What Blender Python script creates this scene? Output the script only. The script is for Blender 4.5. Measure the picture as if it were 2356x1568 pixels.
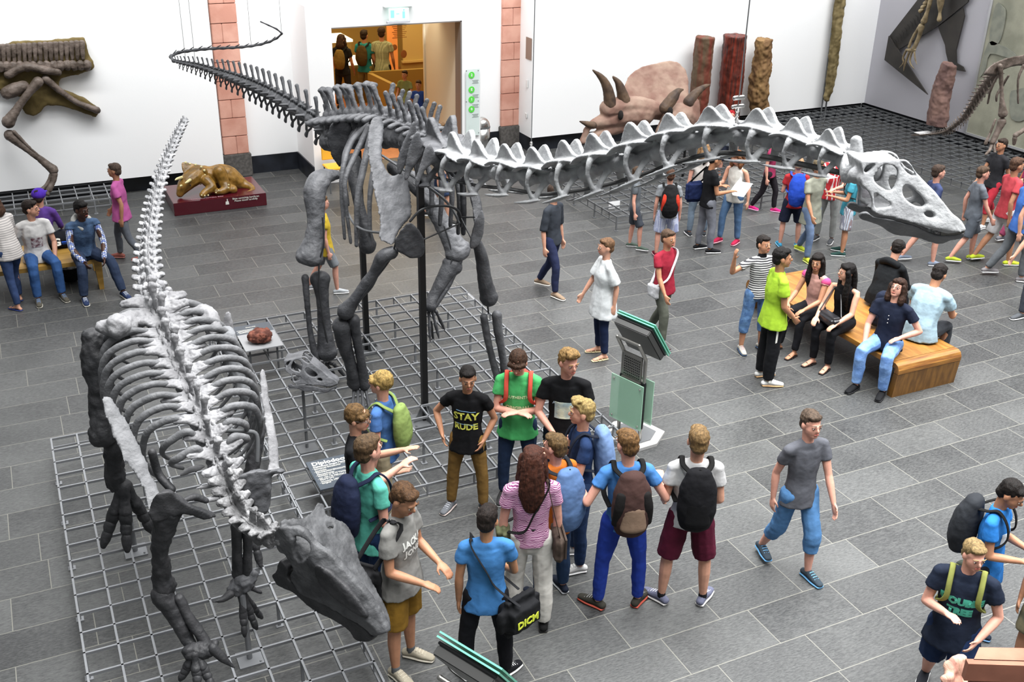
import bpy, bmesh, math, random
from mathutils import Vector, Matrix, noise
from mathutils.bvhtree import BVHTree
random.seed(7)
for o in list(bpy.data.objects): bpy.data.objects.remove(o)
SC = bpy.context.scene
COL = SC.collection
V = Vector
# ---------------- camera ----------------
FPX = 2435.84
YAW, PIT, ROL = math.radians(25.75932), math.radians(25.53748), math.radians(1.09206)
CAMH = 5.85
FW = V((math.sin(YAW)*math.cos(PIT), math.cos(YAW)*math.cos(PIT), -math.sin(PIT)))
_r = V((math.cos(YAW), -math.sin(YAW), 0)); _u = _r.cross(FW)
RT = _r*math.cos(ROL)+_u*math.sin(ROL); UP = -_r*math.sin(ROL)+_u*math.cos(ROL)
cam = bpy.data.cameras.new('camera'); cam.sensor_width = 36; cam.lens = FPX/2356*36; cam.clip_end = 200
camo = bpy.data.objects.new('camera', cam); COL.objects.link(camo)
M = Matrix((RT, UP, -FW)).transposed().to_4x4(); M.translation = V((0, 0, CAMH)); camo.matrix_world = M
SC.camera = camo
# ---------------- world, light, exposure ----------------
w = bpy.data.worlds.new('sky'); SC.world = w; w.use_nodes = True
w.node_tree.nodes['Background'].inputs[0].default_value = (0.93, 0.97, 1, 1)
w.node_tree.nodes['Background'].inputs[1].default_value = 0.24
def area(name, loc, sx, sy, power, rot=(0, 0, 0), spread=180, col=(1, 1, 1)):
    l = bpy.data.lights.new(name, 'AREA'); l.shape = 'RECTANGLE'; l.size = sx; l.size_y = sy; l.energy = power
    l.spread = math.radians(spread); l.color = col
    o = bpy.data.objects.new(name, l); COL.objects.link(o); o.location = loc; o.rotation_euler = rot; return o
area('skylight', (10, 4.5, 13), 20, 17, 6900, spread=104)
area('added_wall_fill', (7, 16.2, 8.0), 24, 0.8, 1700, rot=(math.radians(62), 0, 0), spread=120)  # added fill with no known fixture, lifts the white back walls
area('gallery_lamp', (7.6, 23.5, 3.6), 5, 4, 280, col=(1, .72, .36))
area('passage_lamp', (6.9, 19.6, 2.95), 1.2, .6, 22, col=(1, .85, .6))
SC.view_settings.view_transform = 'Standard'; SC.view_settings.look = 'None'
SC.view_settings.exposure = 0.0; SC.view_settings.gamma = 1; SC.view_settings.use_curve_mapping = False
# ---------------- pixel helpers: a point of the photo at a chosen depth or height ----------------
def ray(px, py): return FW + RT*((px-1178)/FPX) - UP*((py-784)/FPX)
def fl(px, py, z=0.0):
    d = ray(px, py); t = (z-CAMH)/d.z; return V((d.x*t, d.y*t, z))
def at(px, py, Y):
    d = ray(px, py); t = Y/d.y; return V((d.x*t, Y, CAMH+d.z*t))
def ax(px, py, X):
    d = ray(px, py); t = X/d.x; return V((X, d.y*t, CAMH+d.z*t))
def pxm(P): return (V(P)-V((0, 0, CAMH))).dot(FW)/FPX      # metres per pixel at P
# ---------------- materials ----------------
def lin(c):
    if isinstance(c, str):
        c = c.lstrip('#'); c = [int(c[i:i+2], 16)/255 for i in (0, 2, 4)]
    return tuple((x/12.92 if x <= .04045 else ((x+.055)/1.055)**2.4) for x in c)+(1,)
MATS = {}
def mat(key, col='#808080', rough=.7, metal=0, var=.0, vscale=6, bump=0, bscale=60, col2=None, spec=.5, trans=0, alpha=1, emit=0, coord='Object', detail=4, stretch=None, coat=0):
    if key in MATS: return MATS[key]
    m = bpy.data.materials.new(key); m.use_nodes = True; MATS[key] = m
    nt = m.node_tree; N = nt.nodes; L = nt.links; b = N['Principled BSDF']
    c = lin(col); b.inputs['Base Color'].default_value = c; b.inputs['Roughness'].default_value = rough
    b.inputs['Metallic'].default_value = metal; b.inputs['Specular IOR Level'].default_value = spec
    b.inputs['Transmission Weight'].default_value = trans; b.inputs['Alpha'].default_value = alpha
    b.inputs['Coat Weight'].default_value = coat
    if emit: b.inputs['Emission Color'].default_value = c; b.inputs['Emission Strength'].default_value = emit
    if var or bump or col2:
        tc = N.new('ShaderNodeTexCoord'); mp = N.new('ShaderNodeMapping'); L.new(tc.outputs[coord], mp.inputs[0])
        if stretch: mp.inputs['Scale'].default_value = stretch
    if var or col2:
        n = N.new('ShaderNodeTexNoise'); n.inputs['Scale'].default_value = vscale; n.inputs['Detail'].default_value = detail
        L.new(mp.outputs[0], n.inputs['Vector'])
        rmp = N.new('ShaderNodeValToRGB'); e = rmp.color_ramp.elements
        c2 = lin(col2) if col2 else tuple(min(1, x*(1+var)) for x in c[:3])+(1,)
        c1 = c if col2 else tuple(x*(1-var) for x in c[:3])+(1,)
        e[0].color = c1; e[0].position = .38; e[1].color = c2; e[1].position = .62
        L.new(n.outputs['Fac'], rmp.inputs[0]); L.new(rmp.outputs[0], b.inputs['Base Color'])
    if bump:
        n2 = N.new('ShaderNodeTexNoise'); n2.inputs['Scale'].default_value = bscale; n2.inputs['Detail'].default_value = 5
        L.new(mp.outputs[0], n2.inputs['Vector'])
        bp = N.new('ShaderNodeBump'); bp.inputs['Strength'].default_value = min(1, bump); bp.inputs['Distance'].default_value = .01
        L.new(n2.outputs['Fac'], bp.inputs['Height']); L.new(bp.outputs[0], b.inputs['Normal'])
    return m
def stripes(key, c1, c2, n=40, axis=2, rough=.85, duty=.5, distort=0):
    if key in MATS: return MATS[key]
    m = mat(key, c1, rough); nt = m.node_tree; N = nt.nodes; L = nt.links; b = N['Principled BSDF']
    tc = N.new('ShaderNodeTexCoord'); w_ = N.new('ShaderNodeTexWave'); w_.inputs['Scale'].default_value = n/2; w_.bands_direction = 'XYZ'[axis]
    w_.inputs['Distortion'].default_value = distort; w_.inputs['Detail'].default_value = 1
    L.new(tc.outputs['Object'], w_.inputs[0]); r = N.new('ShaderNodeValToRGB'); r.color_ramp.interpolation = 'CONSTANT'
    r.color_ramp.elements[0].color = lin(c1); r.color_ramp.elements[1].color = lin(c2); r.color_ramp.elements[1].position = duty
    L.new(w_.outputs['Fac'], r.inputs[0]); L.new(r.outputs[0], b.inputs['Base Color']); return m
def plaid(key, c1, c2, c3, n=30):
    if key in MATS: return MATS[key]
    m = mat(key, c1, .85); nt = m.node_tree; N = nt.nodes; L = nt.links; b = N['Principled BSDF']
    tc = N.new('ShaderNodeTexCoord'); prev = None
    for i, (d, c) in enumerate((('Z', c2), ('X', c3), ('Y', c2))):
        w_ = N.new('ShaderNodeTexWave'); w_.bands_direction = d; w_.inputs['Scale'].default_value = n/(1.6+i*.4); L.new(tc.outputs['Object'], w_.inputs[0])
        r = N.new('ShaderNodeMath'); r.operation = 'GREATER_THAN'; r.inputs[1].default_value = .68; L.new(w_.outputs['Fac'], r.inputs[0])
        mx = N.new('ShaderNodeMix'); mx.data_type = 'RGBA'; mx.inputs[7].default_value = lin(c)
        s = N.new('ShaderNodeMath'); s.operation = 'MULTIPLY'; s.inputs[1].default_value = .75; L.new(r.outputs[0], s.inputs[0]); L.new(s.outputs[0], mx.inputs[0])
        if prev: L.new(prev.outputs[2], mx.inputs[6])
        else: mx.inputs[6].default_value = lin(c1)
        prev = mx
    L.new(prev.outputs[2], b.inputs['Base Color']); return m
def floor_mat():
    m = bpy.data.materials.new('slate_tiles'); m.use_nodes = True; nt = m.node_tree; N = nt.nodes; L = nt.links; b = N['Principled BSDF']
    def mth(op, a, c=None, c2=None):
        n = N.new('ShaderNodeMath'); n.operation = op
        for i, x in enumerate((a, c, c2)):
            if x is None: continue
            if isinstance(x, (int, float)): n.inputs[i].default_value = x
            else: L.new(x, n.inputs[i])
        return n.outputs[0]
    g = N.new('ShaderNodeNewGeometry'); sp = N.new('ShaderNodeSeparateXYZ'); L.new(g.outputs['Position'], sp.inputs[0])
    P = .4432; LEN = .86
    v = mth('DIVIDE', mth('SUBTRACT', sp.outputs[1], 4.612-P*20), P); row = mth('FLOOR', v); fv = mth('SUBTRACT', v, row)
    wn = N.new('ShaderNodeTexWhiteNoise'); wn.noise_dimensions = '1D'; L.new(row, wn.inputs['W'])
    u_ = mth('ADD', mth('DIVIDE', sp.outputs[0], LEN), mth('MULTIPLY', wn.outputs['Value'], 7.3)); cu = mth('FLOOR', u_); fu = mth('SUBTRACT', u_, cu)
    ev = mth('MULTIPLY', mth('MINIMUM', fv, mth('SUBTRACT', 1, fv)), P)
    eu = mth('MULTIPLY', mth('MINIMUM', fu, mth('SUBTRACT', 1, fu)), LEN)
    grout = mth('LESS_THAN', mth('MINIMUM', ev, eu), .0038)
    cmb = N.new('ShaderNodeCombineXYZ'); L.new(row, cmb.inputs[0]); L.new(cu, cmb.inputs[1])
    w2 = N.new('ShaderNodeTexWhiteNoise'); w2.noise_dimensions = '2D'; L.new(cmb.outputs[0], w2.inputs['Vector'])
    # texture vector: shift and turn per tile
    add = N.new('ShaderNodeVectorMath'); add.operation = 'ADD'; sc = N.new('ShaderNodeVectorMath'); sc.operation = 'SCALE'; sc.inputs['Scale'].default_value = 13
    L.new(w2.outputs['Color'], sc.inputs[0]); L.new(sc.outputs[0], add.inputs[1]); L.new(g.outputs['Position'], add.inputs[0])
    mp = N.new('ShaderNodeMapping'); mp.inputs['Scale'].default_value = (1, 3.2, 1); L.new(add.outputs[0], mp.inputs[0])
    n1 = N.new('ShaderNodeTexNoise'); n1.inputs['Scale'].default_value = 24; n1.inputs['Detail'].default_value = 8; n1.inputs['Roughness'].default_value = .72; L.new(mp.outputs[0], n1.inputs['Vector'])
    n2 = N.new('ShaderNodeTexNoise'); n2.inputs['Scale'].default_value = 1.3; n2.inputs['Detail'].default_value = 3; L.new(add.outputs[0], n2.inputs['Vector'])
    t = mth('ADD', mth('MULTIPLY', mth('SUBTRACT', n1.outputs['Fac'], .5), 2.2), mth('MULTIPLY', mth('SUBTRACT', n2.outputs['Fac'], .5), .7))
    t = mth('ADD', t, mth('ADD', .45, mth('MULTIPLY', mth('SUBTRACT', w2.outputs['Value'], .5), .3)))
    r = N.new('ShaderNodeValToRGB'); e = r.color_ramp.elements; e[0].color = lin('#262728'); e[0].position = .05; e[1].color = lin('#5a5b5a'); e[1].position = 1
    L.new(t, r.inputs[0])
    mx = N.new('ShaderNodeMix'); mx.data_type = 'RGBA'; mx.inputs[7].default_value = lin('#74736b'); L.new(grout, mx.inputs[0]); L.new(r.outputs[0], mx.inputs[6]); L.new(mx.outputs[2], b.inputs['Base Color'])
    b.inputs['Roughness'].default_value = .42; b.inputs['Specular IOR Level'].default_value = .5
    bp = N.new('ShaderNodeBump'); bp.inputs['Strength'].default_value = .45; bp.inputs['Distance'].default_value = .006
    L.new(n1.outputs['Fac'], bp.inputs['Height']); L.new(bp.outputs[0], b.inputs['Normal'])
    return m
WHITE = mat('white_wall', '#f4f5f5', .75, bump=.08, bscale=25)
STEEL = mat('grey_painted_steel', '#5d5f61', .5)
BLACKST = mat('black_painted_steel', '#0c0c0d', .45)
# ---------------- object helpers ----------------
def tag(o, label=None, cat=None, group=None, kind=None):
    if label: o['label'] = label
    if cat: o['category'] = cat
    if group: o['group'] = group
    if kind: o['kind'] = kind
    return o
def thing(name, loc, label, cat, group=None):
    o = bpy.data.objects.new(name, None); COL.objects.link(o); o.location = loc; o.empty_display_size = .1
    return tag(o, label, cat, group)
def link(name, me, mats, parent=None, label=None, smooth=True):
    o = bpy.data.objects.new(name, me); COL.objects.link(o)
    if mats is not None:
        me.materials.clear()
        for m in (mats if isinstance(mats, (list, tuple)) else [mats]): me.materials.append(m)
    if parent:
        o.parent = parent; p = parent; loc = V((0, 0, 0))
        while p: loc += p.location; p = p.parent
        # children are modelled in world coordinates
        if parent.type == 'EMPTY': o.matrix_parent_inverse = Matrix.Translation(-loc)
    if label: o['label'] = label
    if smooth:
        for p in me.polygons: p.use_smooth = True
    return o
def cr(pts, n=5):
    """Catmull-Rom through tuples of numbers"""
    if len(pts) < 3 or n <= 1: return [list(p) for p in pts]
    out = []; P = [pts[0]]+list(pts)+[pts[-1]]
    for i in range(1, len(P)-2):
        a, b, c, d = P[i-1], P[i], P[i+1], P[i+2]
        for k in range(n):
            t = k/n
            out.append([.5*((2*q)+(-p_+r_)*t+(2*p_-5*q+4*r_-s)*t*t+(-p_+3*q-3*r_+s)*t**3) for p_, q, r_, s in zip(a, b, c, d)])
    out.append(list(pts[-1])); return out
class MB:
    def __init__(s): s.v = []; s.f = []; s.mi = []; s.m = 0
    def add(s, vs, fs):
        b = len(s.v); s.v += [tuple(x) for x in vs]; s.f += [tuple(i+b for i in f) for f in fs]; s.mi += [s.m]*len(fs); return s
    def box(s, c, d, M=None, bev=0):
        cx, cy, cz = c; x, y, z = d[0]/2, d[1]/2, d[2]/2
        vs = [V((i*x, j*y, k*z)) for k in (-1, 1) for j in (-1, 1) for i in (-1, 1)]
        if M is not None: vs = [M @ q for q in vs]
        vs = [q+V(c) for q in vs]
        return s.add(vs, [(0, 2, 3, 1), (4, 5, 7, 6), (0, 1, 5, 4), (2, 6, 7, 3), (0, 4, 6, 2), (1, 3, 7, 5)])
    def rbox(s, c, d, bev, M=None):
        bm = bmesh.new(); bmesh.ops.create_cube(bm, size=1); bmesh.ops.scale(bm, vec=d, verts=bm.verts)
        bmesh.ops.bevel(bm, geom=bm.edges[:], offset=bev, segments=2, affect='EDGES')
        if M is not None: bmesh.ops.transform(bm, matrix=M.to_4x4(), verts=bm.verts)
        bm.verts.index_update(); s.add([q.co+V(c) for q in bm.verts], [[q.index for q in f.verts] for f in bm.faces]); bm.free(); return s
    def tube(s, pts, rad, seg=10, side=None, cap=1, sm=0):
        """pts vectors, rad numbers or (ra along side, rb)"""
        P = [V(p) for p in pts]; R = [(q, q) if isinstance(q, (int, float)) else tuple(q) for q in rad]
        if len(R) == 1: R = R*len(P)
        if sm > 1 and len(P) > 2:
            q = cr([list(p)+list(r) for p, r in zip(P, R)], sm); P = [V(x[:3]) for x in q]; R = [(max(x[3], .0005), max(x[4], .0005)) for x in q]
        n = len(P); T = [(P[min(i+1, n-1)]-P[max(i-1, 0)]).normalized() for i in range(n)]
        ref = V(side) if side is not None else (V((0, 0, 1)) if abs(T[0].z) < .9 else V((1, 0, 0)))
        rings = []
        def ring(c, t, ra, rb):
            nonlocal ref
            a = ref-t*ref.dot(t)
            if a.length < 1e-4: a = t.orthogonal()
            a.normalize(); ref = a if side is None else ref; b = t.cross(a)
            return [c+a*(ra*math.cos(2*math.pi*k/seg))+b*(rb*math.sin(2*math.pi*k/seg)) for k in range(seg)]
        if cap:
            for o_, sc in ((.95, .3), (.75, .66), (.4, .92)):
                rings.append(ring(P[0]-T[0]*min(R[0])*o_, T[0], R[0][0]*sc, R[0][1]*sc))
        for i in range(n): rings.append(ring(P[i], T[i], *R[i]))
        if cap:
            for o_, sc in ((.4, .92), (.75, .66), (.95, .3)):
                rings.append(ring(P[-1]+T[-1]*min(R[-1])*o_, T[-1], R[-1][0]*sc, R[-1][1]*sc))
        vs = [q for rg in rings for q in rg]; fs = []
        for i in range(len(rings)-1):
            for k in range(seg):
                k2 = (k+1) % seg; fs.append((i*seg+k, i*seg+k2, (i+1)*seg+k2, (i+1)*seg+k))
        fs.append(tuple(range(seg))[::-1]); e = (len(rings)-1)*seg; fs.append(tuple(e+k for k in range(seg)))
        return s.add(vs, fs)
    def ball(s, c, r, M=None, seg=12, rg=8):
        r = (r, r, r) if isinstance(r, (int, float)) else r; vs = [V((0, 0, r[2]))]
        for i in range(1, rg):
            a = math.pi*i/rg
            for k in range(seg):
                b = 2*math.pi*k/seg; vs.append(V((r[0]*math.sin(a)*math.cos(b), r[1]*math.sin(a)*math.sin(b), r[2]*math.cos(a))))
        vs.append(V((0, 0, -r[2])))
        if M is not None: vs = [M @ q for q in vs]
        vs = [q+V(c) for q in vs]; fs = []
        for k in range(seg): fs.append((0, 1+k, 1+(k+1) % seg))
        for i in range(rg-2):
            for k in range(seg):
                a = 1+i*seg; k2 = (k+1) % seg; fs.append((a+k, a+seg+k, a+seg+k2, a+k2))
        e = len(vs)-1; a = 1+(rg-2)*seg
        for k in range(seg): fs.append((a+k, e, a+(k+1) % seg))
        return s.add(vs, fs)
    def plate(s, outline, holes=(), fn=None, thick=.02, nrm=None, sm=4, res=None):
        """outline in 2D (pixels or metres), fn maps (x,y)->Vector, nrm thickness direction"""
        cu = bpy.data.curves.new('c', 'CURVE'); cu.dimensions = '2D'; cu.fill_mode = 'BOTH'
        for pl in [outline]+list(holes):
            if sm > 1: q = cr([pl[-1]]+list(pl)+[pl[0], pl[1]], sm); q = q[sm:sm+len(pl)*sm]
            else: q = pl
            sp = cu.splines.new('POLY'); sp.points.add(len(q)-1); sp.use_cyclic_u = True
            for i, p in enumerate(q): sp.points[i].co = (p[0], p[1], 0, 1)
        o = bpy.data.objects.new('c', cu); COL.objects.link(o); me = bpy.data.meshes.new_from_object(o.evaluated_get(bpy.context.evaluated_depsgraph_get()))
        bpy.data.objects.remove(o); bpy.data.curves.remove(cu)
        bm = bmesh.new(); bm.from_mesh(me); bpy.data.meshes.remove(me)
        bmesh.ops.remove_doubles(bm, verts=bm.verts, dist=1e-5)
        if res:
            for _ in range(6):
                es = [e for e in bm.edges if e.calc_length() > res]
                if not es: break
                bmesh.ops.subdivide_edges(bm, edges=es, cuts=1); bmesh.ops.triangulate(bm, faces=bm.faces)
        bm.verts.index_update(); base = [fn(q.co.x, q.co.y) for q in bm.verts]; N_ = [(nrm(q.co.x, q.co.y) if callable(nrm) else V(nrm)) for q in bm.verts]
        th = [(thick(q.co.x, q.co.y) if callable(thick) else thick)/2 for q in bm.verts]
        n = len(base); vs = [p+a*t for p, a, t in zip(base, N_, th)]+[p-a*t for p, a, t in zip(base, N_, th)]
        fs = [[q.index for q in f.verts] for f in bm.faces]; fs2 = [[i+n for i in f][::-1] for f in fs]; sd = []
        for e in bm.edges:
            if len(e.link_faces) == 1:
                lp = e.link_loops[0]; a = lp.vert.index; b = lp.link_loop_next.vert.index; sd.append((b, a, a+n, b+n))
        bm.free(); return s.add(vs, fs+fs2+sd)
    def mesh(s, name='m'):
        me = bpy.data.meshes.new(name); me.from_pydata(s.v, [], s.f); me.polygons.foreach_set('material_index', s.mi); me.update(); return me
    def build(s, name, mats, parent=None, label=None, smooth=False):
        return link(name, s.mesh(name), mats, parent, label, smooth)
    def organic(s, name, mats, parent=None, label=None, vox=.012, sm=3, amp=0, nscale=.08, post=None):
        me = s.mesh(name); bm = bmesh.new(); bm.from_mesh(me); bmesh.ops.recalc_face_normals(bm, faces=bm.faces); bm.to_mesh(me); bm.free()
        me = organic_mesh(me, vox, sm, amp, nscale)
        if post: post(me)
        return link(name, me, mats, parent, label, True)
_tex = {}
def organic_mesh(me, vox, sm, amp, nscale):
    o = bpy.data.objects.new('t', me); COL.objects.link(o)
    r = o.modifiers.new('r', 'REMESH'); r.mode = 'VOXEL'; r.voxel_size = vox; r.use_smooth_shade = True
    if sm: q = o.modifiers.new('s', 'SMOOTH'); q.iterations = sm; q.factor = .5
    if amp:
        if nscale not in _tex:
            t = bpy.data.textures.new('n', 'CLOUDS'); t.noise_scale = nscale; t.noise_depth = 3; _tex[nscale] = t
        d = o.modifiers.new('d', 'DISPLACE'); d.texture = _tex[nscale]; d.strength = amp; d.mid_level = .5; d.texture_coords = 'LOCAL'
    m2 = bpy.data.meshes.new_from_object(o.evaluated_get(bpy.context.evaluated_depsgraph_get()))
    bpy.data.objects.remove(o); bpy.data.meshes.remove(me); return m2
def text_mesh(txt, size, depth=.002, bold=0, align='CENTER'):
    c = bpy.data.curves.new('t', 'FONT'); c.body = txt; c.size = size; c.extrude = depth; c.align_x = align; c.align_y = 'CENTER'; c.offset = bold; c.space_line = .9
    c.resolution_u = 2
    o = bpy.data.objects.new('t', c); COL.objects.link(o); me = bpy.data.meshes.new_from_object(o.evaluated_get(bpy.context.evaluated_depsgraph_get()))
    bpy.data.objects.remove(o); bpy.data.curves.remove(c); return me
def place_text(name, txt, size, O, ux, uy, m, parent, bold=0, depth=.002, align='CENTER', label=None):
    me = text_mesh(txt, size, depth, bold, align); ux = V(ux).normalized(); uy = V(uy).normalized(); n = ux.cross(uy)
    for q in me.vertices: q.co = V(O)+ux*q.co.x+uy*q.co.y+n*(q.co.z+.001)
    return link(name, me, m, parent, label, False)
# ---------------- room ----------------
def struct(name, mb, m, parent=None, smooth=False):
    o = mb.build(name, m, parent, smooth=smooth)
    if not parent: o['kind'] = 'structure'
    return o
struct('floor', MB().box((7, 8, -.05), (34, 36, .1)), floor_mat())
bb = mat('black_slate_skirting', '#1d2027', .35, var=.5, vscale=3)
struct('wall_back', MB().box((10, 19.75, 3.5), (30, .3, 7)).box((1, 19.75, 3.5), (.1, .3, 7)), WHITE) if 0 else None
# back wall pieces either side of the portal and its passage
struct('wall_back', MB().box((-1, 19.75, 3.5), (11.7, .3, 7)).box((13.5, 19.75, 3.5), (10.9, .3, 7)).box((6.45, 19.75, 5.2), (3.2, .3, 3.6)), WHITE)
struct('baseboard_back', MB().box((4.35, 19.59, .165), (.95, .03, .33)).box((8.6, 19.59, .165), (.95, .03, .33)), bb)
struct('wall_left', MB().box((-1.3, 19.3, 3.65), (9.3, .4, 6.7)), WHITE)
struct('baseboard_left', MB().box((-1.3, 19.45, .15), (9.3, .3, .3)), bb)
struct('wall_right', MB().box((9.48+4.38, 19.25, 3.65), (8.76, .6, 6.7)), WHITE)
struct('baseboard_right', MB().box((9.48+4.38, 19.3, .15), (8.76, .5, .3)), bb)
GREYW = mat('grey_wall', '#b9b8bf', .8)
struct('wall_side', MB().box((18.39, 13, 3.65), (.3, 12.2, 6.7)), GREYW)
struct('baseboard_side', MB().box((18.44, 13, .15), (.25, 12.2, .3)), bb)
# portal block
PO = mat('portal_white', '#f6f6f6', .7)
x0, x1, yf, zt = 4.85, 8.14, 18.45, 3.15; ox0, ox1, oz = 5.3, 7.76, 2.77
pb = MB().box(((x0+ox0)/2, (yf+19.6)/2, zt/2), (ox0-x0, 1.15, zt)).box(((ox1+x1)/2, (yf+19.6)/2, zt/2), (x1-ox1, 1.15, zt)).box(((ox0+ox1)/2, (yf+19.6)/2, (oz+zt)/2), (ox1-ox0, 1.15, zt-oz))
struct('wall_portal', pb, PO)
struct('baseboard_portal', MB().box((x0-.012, 19.03, .165), (.024, 1.14, .33)), bb)
beige = mat('beige_reveal', '#d8cfbb', .6)
dr = MB().box((ox1-.012, yf+.13, oz/2), (.03, .26, oz)).box(((ox0+ox1)/2, yf+.13, oz-.01), (ox1-ox0, .26, .02))
struct('door_1', dr, mat('grey_door_frame', '#8d8782', .4, metal=.3))
struct('wall_passage', MB().box((ox1-.004, 19.5, oz/2), (.02, 1.6, oz)).box((ox1, 20.33, oz/2), (.09, .06, oz)), beige)
# gallery beyond the portal
OL = mat('olive_wall', '#a99355', .8, var=.08, vscale=.6)
struct('floor_gallery', MB().box((8.5, 24.5, .003), (9, 9.8, .006)), mat('red_parquet', '#b5754d', .5, var=.2, vscale=8, stretch=(1, 12, 1)))
gw = MB().box((9, 28.2, 2), (10, .1, 4)).box((13, 24, 2), (.1, 8.4, 4)).box((4.1, 24, 2), (.1, 8.4, 4)).box((9.6, 19.95, 2), (3.6, .1, 4))
struct('wall_gallery', gw, OL)
struct('ceiling_gallery', MB().box((8.5, 24, 4.05), (9.4, 8.8, .1)), OL)
cream = mat('cream_panel', '#d5c182', .7)
t = thing('wall_panel', (10.9, 26, .9), 'large pale yellow wall panel seen through the doorway on the right', 'panel')
a_, b_ = at(925, 55, 26.4), at(977, 138, 26.4)
MB().box(((a_.x+b_.x)/2, 26.4, (a_.z+b_.z)/2), (b_.x-a_.x, .05, a_.z-b_.z)).build('panel', cream, t)
MB().box(((a_.x+b_.x)/2, 26.36, b_.z), (b_.x-a_.x+.1, .1, .05)).build('ledge', cream, t)
MB().box(((a_.x+b_.x)/2, 26.42, b_.z/2), (b_.x-a_.x+.1, .06, b_.z)).build('lower_panel', OL, t)
a_, b_ = at(889, 50, 25.6), at(915, 135, 25.6)
t = thing('exhibit_banner', ((a_.x+b_.x)/2, 25.6, 0), 'orange standing banner with small drawings behind the man in the checked shirt', 'banner')
MB().box(((a_.x+b_.x)/2, 25.6, a_.z/2+.0), (b_.x-a_.x, .05, a_.z+.3)).build('sheet', mat('orange_banner', '#f0a260', .6), t)
pm = mat('brown_print', '#7a4a22', .7); mb = MB()
for k in range(7): mb.box((a_.x+.32, 25.57, a_.z-.12-.045*k), (.38-.05*(k % 3), .004, .012))
mb.ball((a_.x+.18, 25.57, a_.z-.62), (.07, .006, .07)).ball((a_.x+.42, 25.57, a_.z-.8), (.08, .006, .1)); mb.build('print', pm, t)
# low L-shaped counter and lit display tables
A1, A2, A3 = fl(850, 165, .9), fl(1010, 155, .9), fl(915, 196, .9)
t = thing('reception_counter', (A1.x, A1.y, 0), 'low olive L-shaped counter just inside the doorway', 'counter')
def wallseg(mb, p, q, h, th):
    d = (q-p); d.z = 0; L_ = d.length; a = math.atan2(d.y, d.x); mid = (p+q)/2
    return mb.box((mid.x, mid.y, h/2), (L_, th, h), Matrix.Rotation(a, 3, 'Z'))
OL2 = mat('olive_counter', '#8d7538', .6)
wallseg(MB(), A1, A2, .9, .1).build('long_side', OL2, t); wallseg(MB(), A1, A3, .88, .1).build('short_side', OL2, t)
lit = mat('lit_tabletop', '#fff3d8', .5, emit=1.3)
def display(name, p, q, Y1, z, label):
    a, b = fl(p[0], p[1], z), fl(q[0], q[1], z); t = thing(name, (a.x, a.y, 0), label, 'display table')
    MB().box(((a.x+b.x)/2, a.y+Y1/2, z), (b.x-a.x, Y1, .06)).build('lit_top', lit, t)
    MB().box(((a.x+b.x)/2, a.y+Y1/2+.02, z/2-.02), (b.x-a.x-.06, Y1-.08, z-.04)).build('base', OL2, t)
display('display_table', (803, 148), (882, 144), .9, .95, 'lit display table the three visitors lean over beyond the doorway')
display('display_table', (750, 97), (815, 95), 1.0, 1.25, 'brightly lit long display case at the far left of the gallery')
# stone pillars
stone = mat('red_sandstone', '#c08a78', .85, col2='#d3a290', vscale=2.2, bump=.25, bscale=40, detail=8)
vein = mat('cream_sandstone', '#dcc79a', .85, col2='#cfa58a', vscale=5, bump=.25)
basalt = mat('dark_basalt', '#55524f', .8, var=.25, vscale=20, bump=.3)
def pillar(name, cx, y, wd, lab):
    mb = MB(); z = .43; k = 0; rnd = random.Random(lab)
    while z < 6.5:
        h = .335
        mb.m = 1 if rnd.random() < .14 else 0
        if k % 2: mb.rbox((cx, y, z+h/2), (wd, .3, h-.008), .008)
        else:
            s = wd*rnd.uniform(.4, .56); mb.rbox((cx-wd/2+s/2, y, z+h/2), (s-.004, .3, h-.008), .008)
            mb.m = 1 if rnd.random() < .25 else 0; mb.rbox((cx+s/2, y, z+h/2), (wd-s-.002, .3, h-.008), .008)
        z += h; k += 1
    o = struct(name, mb, [stone, vein])
    MB().rbox((cx, y-.02, .215), (wd+.06, .34, .43), .012).build('base', basalt, o)
    return o
pillar('trim_1', 3.67, 19.63, .46, 1); pillar('trim_2', 9.345, 19.68, .52, 5)
# glass sign panel with green discs, exit sign, bin, small wall fittings
gp = lambda px, py: at(px, py, yf-.03)
a_, b_ = gp(1072, 160), gp(1103, 310)
t = thing('directory_sign', (a_.x, yf, b_.z), 'tall pale glass wayfinding sign with green discs right of the doorway', 'sign')
glass = mat('frosted_glass', '#eaf7f3', .25, alpha=.75)
MB().box(((a_.x+b_.x)/2, yf-.03, (a_.z+b_.z)/2), (b_.x-a_.x, .012, a_.z-b_.z)).build('glass_panel', glass, t)
for (qx, qy) in [(1073, 163), (1100, 162), (1073, 234), (1100, 232), (1101, 305)]:
    c = gp(qx, qy); MB().ball(c, (.012, .012, .012), seg=8, rg=5).build('bolt', STEEL, t)
gd = mat('green_disc', '#5fdc4e', .5); gt = mat('grey_print', '#8d9692', .7)
for i, qy in enumerate([172.5, 206, 228.5, 251]):
    c = gp(1084.5, qy); d = MB().tube([c+V((0, -.008, 0)), c+V((0, -.012, 0))], [.062], seg=24, cap=0).build('green_disc', gd, t)
    place_text('pictogram', ['2', 'E', '1', '0'][i], .07, c+V((0, -.014, 0)), (1, 0, 0), (0, 0, 1), WHITE, d, bold=.002)
    mb = MB()
    for k in range(3): mb.box((c.x+.08, yf-.04, c.z-.10-.025*k), (.13-.03*(k % 2), .002, .007))
    mb.build('lettering', gt, t)
c = gp(1080, 292); place_text('arrow', '>', .06, c, (1, 0, 0), (0, 0, 1), BLACKST, t, bold=.003)
e = at(918, 34, yf-.1)
t = thing('exit_sign', (e.x, yf-.1, e.z), 'pale backlit emergency exit sign above the doorway', 'sign')
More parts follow.
